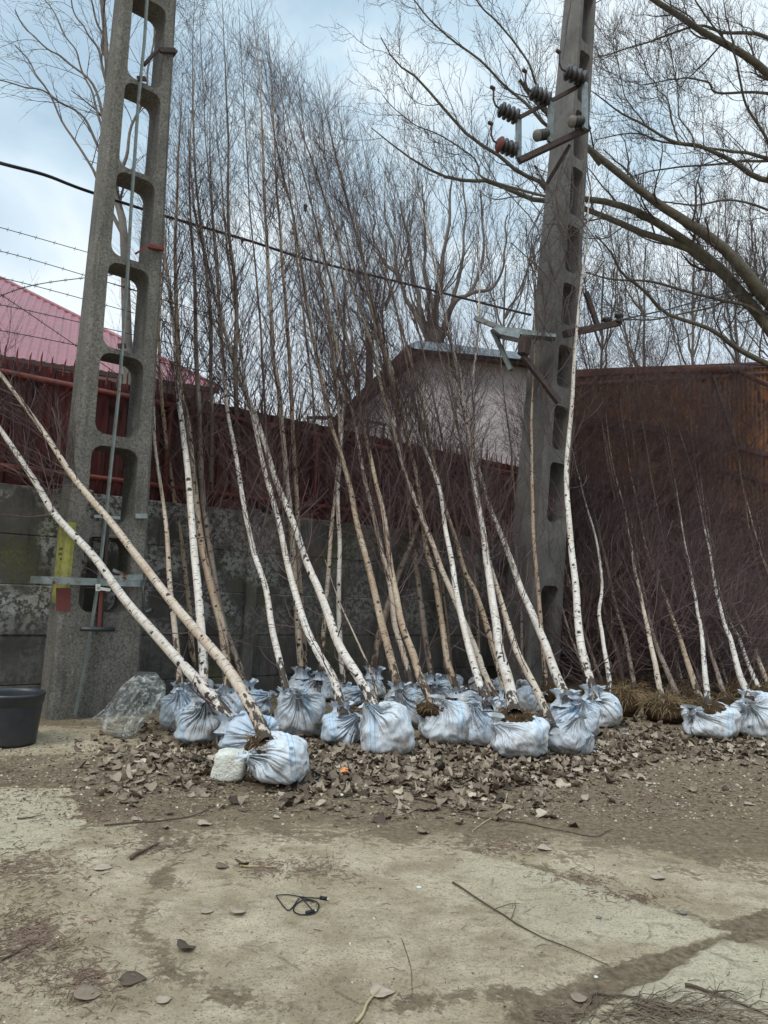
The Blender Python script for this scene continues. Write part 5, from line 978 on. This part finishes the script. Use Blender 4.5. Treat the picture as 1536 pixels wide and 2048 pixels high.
# ------------------------------------------------------------------ fallen leaves and litter
rg = np.random.default_rng(77)
def leafmesh(P, size, yaw, tilt, roll_, curl, tone, zs=.62, jg=.11):
    # P (N,3); leaf grid 7 x 5
    Nn = len(P); a = np.array([0, .07, .2, .38, .58, .8, 1.]); wd = np.array([.12, .62, .98, 1.08, .92, .5, .06]); b = np.array([-1, -.5, 0, .5, 1])
    jag = 1+jg*rg.normal(size=(Nn, 7, 1))*np.array([1, 0, 0, 0, 1])[None, None]
    X = np.broadcast_to((a-.5)[None, :, None], (Nn, 7, 5)).copy(); Yl = wd[None, :, None]*b[None, None]*.5*jag
    Zl = curl[:, None, None]*(Yl**2)*.9+(rg.normal(size=Nn)*.35)[:, None, None]*(X**2)+rg.normal(size=(Nn, 7, 5))*.028+.10*np.sin(X*7+rg.random((Nn, 1, 1))*6)*Yl+np.abs(Yl)*rg.normal(size=(Nn, 1, 1))*.10+np.abs(rg.normal(size=(Nn, 1, 1)))*.30*((X/.5)**4+(2*Yl)**4)*.5
    X = X+(rg.normal(size=(Nn, 7, 5))*.02); Q = np.stack([X, Yl, Zl*zs], -1)*size[:, None, None, None]
    def rot(Q, ax, an):
        c, s = np.cos(an)[:, None, None], np.sin(an)[:, None, None]; i, j = {'x': (1, 2), 'y': (2, 0), 'z': (0, 1)}[ax]; R_ = Q.copy(); R_[..., i] = Q[..., i]*c-Q[..., j]*s; R_[..., j] = Q[..., i]*s+Q[..., j]*c; return R_
    Q = rot(rot(rot(Q, 'x', roll_), 'y', tilt), 'z', yaw); mn = Q[..., 2].min(axis=(1, 2)); Q[..., 2] -= (mn*.8)[:, None, None]; Q = Q+P[:, None, None, :]
    idx = np.arange(Nn*35).reshape(Nn, 7, 5); Fc = np.stack([idx[:, :-1, :-1], idx[:, 1:, :-1], idx[:, 1:, 1:], idx[:, :-1, 1:]], -1).reshape(-1, 4)
    return Q.reshape(-1, 3), Fc, np.repeat(tone, 35)
def zat(P): return np.array([gz(p[0], p[1]) for p in P])
def sample(n, dens, vr=(1385, 2048), ur=(-60, 1600)):
    o = []; 
    while len(o) < n:
        u = rg.uniform(*ur); v = rg.uniform(*vr)
        if rg.random() < dens(u, v): o.append(gnd(u, v))
    P = np.array(o); P[:, 2] = zat(P); return P
def dleaf(u, v):
    vc = 1500+20*math.sin(u*.008) if u < 1250 else 1480; w_ = 62 if u < 1250 else 45
    a = math.exp(-((v-vc)/(w_*.88))**2)*(1 if u > 330 else max(0, (u-130)/200)*.7)
    a *= .45+.75*max(0, min(1, .5+1.3*noise.noise(Vector((u*.013, v*.03, 1)))))
    if u > 1250: a *= .75
    if 560 < u < 1100: a = max(a, .8*math.exp(-((v-1545)/48)**2)*(.4+.8*max(0, min(1, .5+1.3*noise.noise(Vector((u*.015, v*.03, 5)))))))
    return a
N1 = 5600; P = sample(N1, dleaf, (1380, 1680)); P[:, 2] += rg.random(N1)*.012*np.array([1 if dleaf(*proj(p)) > .5 else .2 for p in P])
V, Fc, tn = leafmesh(P, (.024+.068*rg.random(N1)**1.5), rg.random(N1)*6.28, rg.normal(size=N1)*.26, rg.normal(size=N1)*.26, rg.normal(size=N1)*1.1, np.clip(rg.normal(size=N1)*.24+.47, 0, 1), .95)
o = mk('leaf_litter', V, Fc, G['leaf'], None, True, dict(tone=('FLOAT', tn))); tag(o, 'brown and grey dry leaves heaped along the row of sacks', 'leaf litter', None, 'stuff')
def dsm(u, v): return .010+1.3*math.exp(-((v-1545)/62)**2)*(1 if u > 120 else .4)+(.5 if v < 1640 else 0)*(1 if u > 900 else .5)+.08*math.exp(-((u-60)/130)**2)
N2 = 10000; P = sample(N2, dsm); V, Fc, tn = leafmesh(P, rg.uniform(.005, .015, N2)*np.clip(P[:, 1]/3.6, .8, 1.6), rg.random(N2)*6.28, rg.normal(size=N2)*.3, rg.normal(size=N2)*.3, rg.normal(size=N2), np.clip(rg.normal(size=N2)*.3+.6, 0, 1))
o = mk('leaf_crumbs', V, Fc, G['leaf'], None, True, dict(tone=('FLOAT', tn))); tag(o, 'crumbled leaf bits and wood chips scattered over the yard', 'debris', None, 'stuff')
# twiggy needles / straw scattered, denser in the reddish patches
def ddeb(u, v):
    q = .006+.35*math.exp(-((v-1590)/60)**2)
    for (a, b, c_, d_) in RED: q = max(q, math.exp(-(((u-a)/c_)**2+((v-b)/d_)**2)))
    return q
N3 = 4500; P = sample(N3, ddeb); yaw = rg.random(N3)*6.28; ln = rg.uniform(.012, .055, N3); d = np.stack([np.cos(yaw), np.sin(yaw), rg.normal(size=N3)*.12], 1)
PL = np.stack([P+np.array([0, 0, .003]), P+d*(ln*.5)[:, None]+np.array([0, 0, .006])+rg.normal(size=(N3, 3))*.002, P+d*ln[:, None]+np.array([0, 0, .003])], 1)
V, Fc = tubes(PL, np.full((N3, 3), .0016), 3); o = mk('needle_litter', V, Fc, m_plain('reddish_litter', (.25, .165, .12), (.12, .08, .055), .9, 3)); tag(o, 'short reddish brown twig bits lying in patches on the dirt', 'debris', None, 'stuff')
# dry clippings bottom right
def dclip(u, v): return math.exp(-(((u-1310)/190)**2+((v-2035-(u-1310)*.0)/24)**2))
N4 = 170; P = sample(N4, dclip, (1960, 2140), (1050, 1600)); yaw = rg.normal(size=N4)*.75-.25; ln = rg.uniform(.06, .28, N4)
d = np.stack([np.cos(yaw), np.sin(yaw), np.zeros(N4)], 1); PL = [P]
for k in range(5): yaw = yaw+rg.normal(size=N4)*.13; d = np.stack([np.cos(yaw), np.sin(yaw), np.zeros(N4)], 1); nx_ = PL[-1]+d*(ln/5)[:, None]; nx_[:, 2] = P[:, 2]+.004+rg.random(N4)*.02; PL.append(nx_)
PL = np.stack(PL, 1); V, Fc = tubes(PL, np.broadcast_to(np.linspace(.0022, .0008, 6), (N4, 6)), 3); o = mk('dry_clippings', V, Fc, m_plain('mixed_clippings', (.27, .21, .14), (.07, .05, .04), .9, 4)); tag(o, 'heap of dry grass stems and thin twigs at the bottom right', 'clippings', None, 'stuff')

# single things lying about, each its own object
def stick(pts, r, label, mat='stick', name='twig', side=None, cat='twig'):
    P = crom([gnd(u, v) for u, v in pts], 22); P[:, 2] = [gz(p[0], p[1])+r+.002 for p in P]; P += np.array([[noise.noise(Vector((i*.14, pts[0][0], k))) for k in (1, 2, 3)] for i in range(22)])*[.012, .012, .004]
    m = MB(); m.tube(P, np.linspace(r, r*.4, 22), 7)
    for (t_, du, dv) in (side or []):
        a = P[int(t_*21)]; b = a+np.array([du, dv, .01]); m.tube([a, (a+b)/2+np.array([.01, 0, .01]), b], [r*.5, r*.4, r*.2], 5)
    o = m.build(name, G[mat], None, True); tag(o, label, cat, 'twigs lying on the ground'); return recenter(o)
stick([(905, 1770), (1000, 1832), (1080, 1880), (1215, 1938)], .0045, 'long thin dark twig curving across the pale slab', side=[(.45, .05, .18), (.3, .12, .05)])
stick([(208, 1653), (300, 1646), (390, 1632), (435, 1610)], .005, 'long dark twig lying left of the stone block, curving up at its right end', side=[(.6, -.12, .12)])
stick([(262, 1722), (290, 1705), (318, 1692)], .011, 'short thick pale-barked stick on the left foreground')
stick([(785, 1588), (860, 1605), (940, 1632), (1010, 1645)], .007, 'brown stick at the edge of the leaf heap', side=[(.9, .12, .2)])
stick([(1000, 1640), (1080, 1655), (1190, 1675), (1225, 1660)], .0045, 'thin twig with a kinked tip right of the leaf heap')
stick([(712, 2045), (738, 2010), (766, 1970)], .006, 'straight pale straw stalk at the bottom centre', 'straw', 'straw_stalk', None, 'stalk')
stick([(0, 1925), (35, 1905), (72, 1882)], .005, 'thin twig at the left edge near the bottom')
stick([(1370, 1985), (1440, 2005), (1540, 2048)], .007, 'dark stick in the bottom right corner', side=[(.4, .1, -.03)])
stick([(1180, 2010), (1195, 1993), (1290, 2015), (1360, 2030)], .005, 'bent light brown twig on the heap of clippings')
stick([(35, 1637), (60, 1636), (90, 1630)], .005, 'short dark twig on the pale patch at the left edge')
stick([(480, 1735), (500, 1736), (550, 1737)], .006, 'pale straight straw left of centre', 'straw', 'straw_stalk', None, 'stalk')
stick([(1015, 1590), (1000, 1625), (945, 1665)], .006, 'pale forked stick crossing the brown one', 'straw', side=[(.5, .08, .02)])
stick([(803, 1882), (822, 1945), (824, 1990), (805, 2000)], .0015, 'hair-thin rootlet in the middle foreground')
def leaf1(u, v, size, tone, label, yaw=0., tilt=0., curl=.8, rl=0.):
    P = gnd(u, v)[None]; P[:, 2] = zat(P)+.004; V, Fc, tn = leafmesh(P, np.array([size]), np.array([yaw]), np.array([tilt*.5]), np.array([rl]), np.array([curl]), np.array([tone*.82]), .32, .10)
    o = mk('dry_leaf', V, Fc, G['leaf'], None, True, dict(tone=('FLOAT', tn))); md = o.modifiers.new('s', 'SOLIDIFY'); md.thickness = .0012; md2 = None
    tag(o, label, 'leaf', 'single leaves lying on the bare ground'); return recenter(o)
for a in ((765, 1988, .085, .93, 'large greyish leaf at the bottom centre beside the straw stalk', .2), (1316, 1756, .075, .95, 'pale leaf with a long stalk on the right foreground', .1), (1090, 1700, .085, .97, 'cream curled leaf just above the slab edge', -.2, .1, 1.2),
          (410, 1650, .085, .95, 'pale angular leaf right of the long dark twig', .4, .1), (275, 1642, .07, .9, 'light crumpled leaf above the long dark twig', .3, .2, 1.4), (340, 1630, .055, .55, 'small grey-white leaf standing on edge by the long twig', 1.2, .5),
          (207, 1738, .085, .98, 'flat pale grey leaf in the left foreground', 0, .0, .2), (478, 1828, .065, .9, 'cupped pale leaf left of the black cable', .9, .3, 1.6), (415, 1825, .055, .85, 'light leaf fragment further left of the black cable', .2),
          (445, 1735, .065, .45, 'brown ragged leaf left of centre', .3, .2, 1.3), (485, 1732, .07, .15, 'dark upright curled leaf left of centre', 1.0, .7, 1.6), (372, 1900, .075, .12, 'dark folded leaf in the lower left foreground', .7, .5, 1.5), (175, 1995, .085, .6, 'ragged brown leaf near the bottom left', .1, .15, 1.2),
          (328, 2003, .05, .9, 'small pale leaf near the bottom left of centre', .6), (1300, 1568, .06, .95, 'pale leaf in the scatter right of the sacks', .4), (848, 1665, .08, .6, 'clump-like crumpled leaf above the slab', .3, .3, 1.6), (553, 1638, .045, .97, 'bluish pale leaf below the front sack', .0),
          (770, 1608, .07, .55, 'long drooping pinkish leaf hanging out of the leaf heap', 1.3, .2, 1.), (265, 1962, .09, .2, 'dark flat leaf pressed into the mud at lower left', .1, 0, .1), (1160, 1998, .06, .7, 'leaf at the left end of the clippings', .2), (1500, 1608, .075, .92, 'pale leaf near the right edge', -.3)):
    leaf1(*a)
# black cable with plugs
cp = [(552, 1793), (562, 1808), (576, 1824), (588, 1812), (600, 1796), (612, 1808), (628, 1826)]
m = MB()
def cab(pts, n=26, z=.006): P = crom([gnd(u, v) for u, v in pts], n); P[:, 2] = [gz(p[0], p[1])+z for p in P]; return P
m.tube(cab(cp), .0024, 6); m.tube(cab([(552, 1793), (575, 1791), (600, 1794), (620, 1797), (643, 1798)]), .0024, 6); m.tube(cab([(600, 1796), (632, 1806), (637, 1818), (625, 1829), (602, 1832), (588, 1826), (590, 1812), (606, 1802), (628, 1806)], 40), .0028, 6)
ce = empty('charging_cable', gnd(600, 1810), 'tangled thin black cable with plugs lying on the bare ground', 'cable'); m.build('wire', G['cable'], ce, True)
for (a, b) in (((640, 1798), (654, 1800)), ((612, 1829), (628, 1825))):
    m = MB(); A, B = cab([a, b], 4, .008)[[0, -1]]; m.tube([A, B], .008, 8); pl = m.build('plug', G['cable'], ce, True); m = MB(); m.bar(B, B+(B-A)*.25, .009, .005); mk('plug_tip', m.v, m.f, G['white'], pl)
# stones
def pebble(u, v, s_, mat, label, fl=.5):
    c = gnd(u, v); c[2] = gz(c[0], c[1]); V = []
    for i in range(13):
        th = math.pi*i/12
        for j in range(18):
            f = 2*math.pi*j/18; p = np.array([math.sin(th)*math.cos(f), math.sin(th)*math.sin(f), math.cos(th)]); r_ = 1+.3*noise.noise(Vector(p*1.6)+Vector((u, v, 0))); V.append(c+p*r_*s_*np.array([1, .8, fl])+Z*s_*fl*.7)
    o = mk('pebble', V, np.array([(i*18+j, (i+1)*18+j, (i+1)*18+(j+1) % 18, i*18+(j+1) % 18) for i in range(12) for j in range(18)]), G[mat], None, True); tag(o, label, 'stone', 'small stones on the ground'); recenter(o)
pebble(1197, 1843, .012, 'pebble', 'small dark pebble on the pale slab'); pebble(1192, 1960, .008, 'stone', 'white pebble below the slab corner'); pebble(1095, 1497, .05, 'stone', 'pale lump between the two front-right sacks'); pebble(1192, 1508, .045, 'stone', 'white crumpled lump right of the slumped sack', .4)
pebble(1248, 1465, .05, 'pebble', 'grey stone among leaves right of the sacks'); pebble(682, 1590, .02, 'stone', 'small pale stone in the leaves'); pebble(838, 1776, .013, 'stone', 'tiny white chip on the slab', .25); pebble(1365, 1827, .02, 'pebble', 'dark clod at the slab edge', .5)
# bit of coloured wrapper
m = MB(); c = gnd(688, 1560); c[2] = .05; m.add([c+np.array(q) for q in ((-.03, 0, 0), (.01, -.01, .015), (.03, .01, .0), (.02, .03, .03), (-.01, .02, .035), (-.03, .03, .01))], [(0, 1, 4, 5), (1, 2, 3, 4)]); m.build('wrapper', m_plain('orange_foil', (.75, .35, .08), (.6, .1, .08), .4, 30)); o = bpy.data.objects['wrapper']; o.modifiers.new('s', 'SOLIDIFY').thickness = .001; tag(o, 'crumpled orange and red wrapper in the leaf heap', 'wrapper'); recenter(o)
# hanging leftover leaves/bags high in the birches
for (u, v, s_, lab) in ((608, 425, .07, 'dark scrap caught high in the birch twigs, upper one'), (482, 490, .06, 'dark scrap caught in the twigs just below the cable')):
    c = at(u, v, 10.3); P = c[None]; V, Fc, tn = leafmesh(P, np.array([s_*2]), np.array([.5]), np.array([1.3]), np.array([.4]), np.array([1.5]), np.array([.05])); o = mk('hanging_scrap', V, Fc, G['leaf'], None, True, dict(tone=('FLOAT', tn))); tag(o, lab, 'scrap'); o.modifiers.new('s', 'SOLIDIFY').thickness = .004; recenter(o)
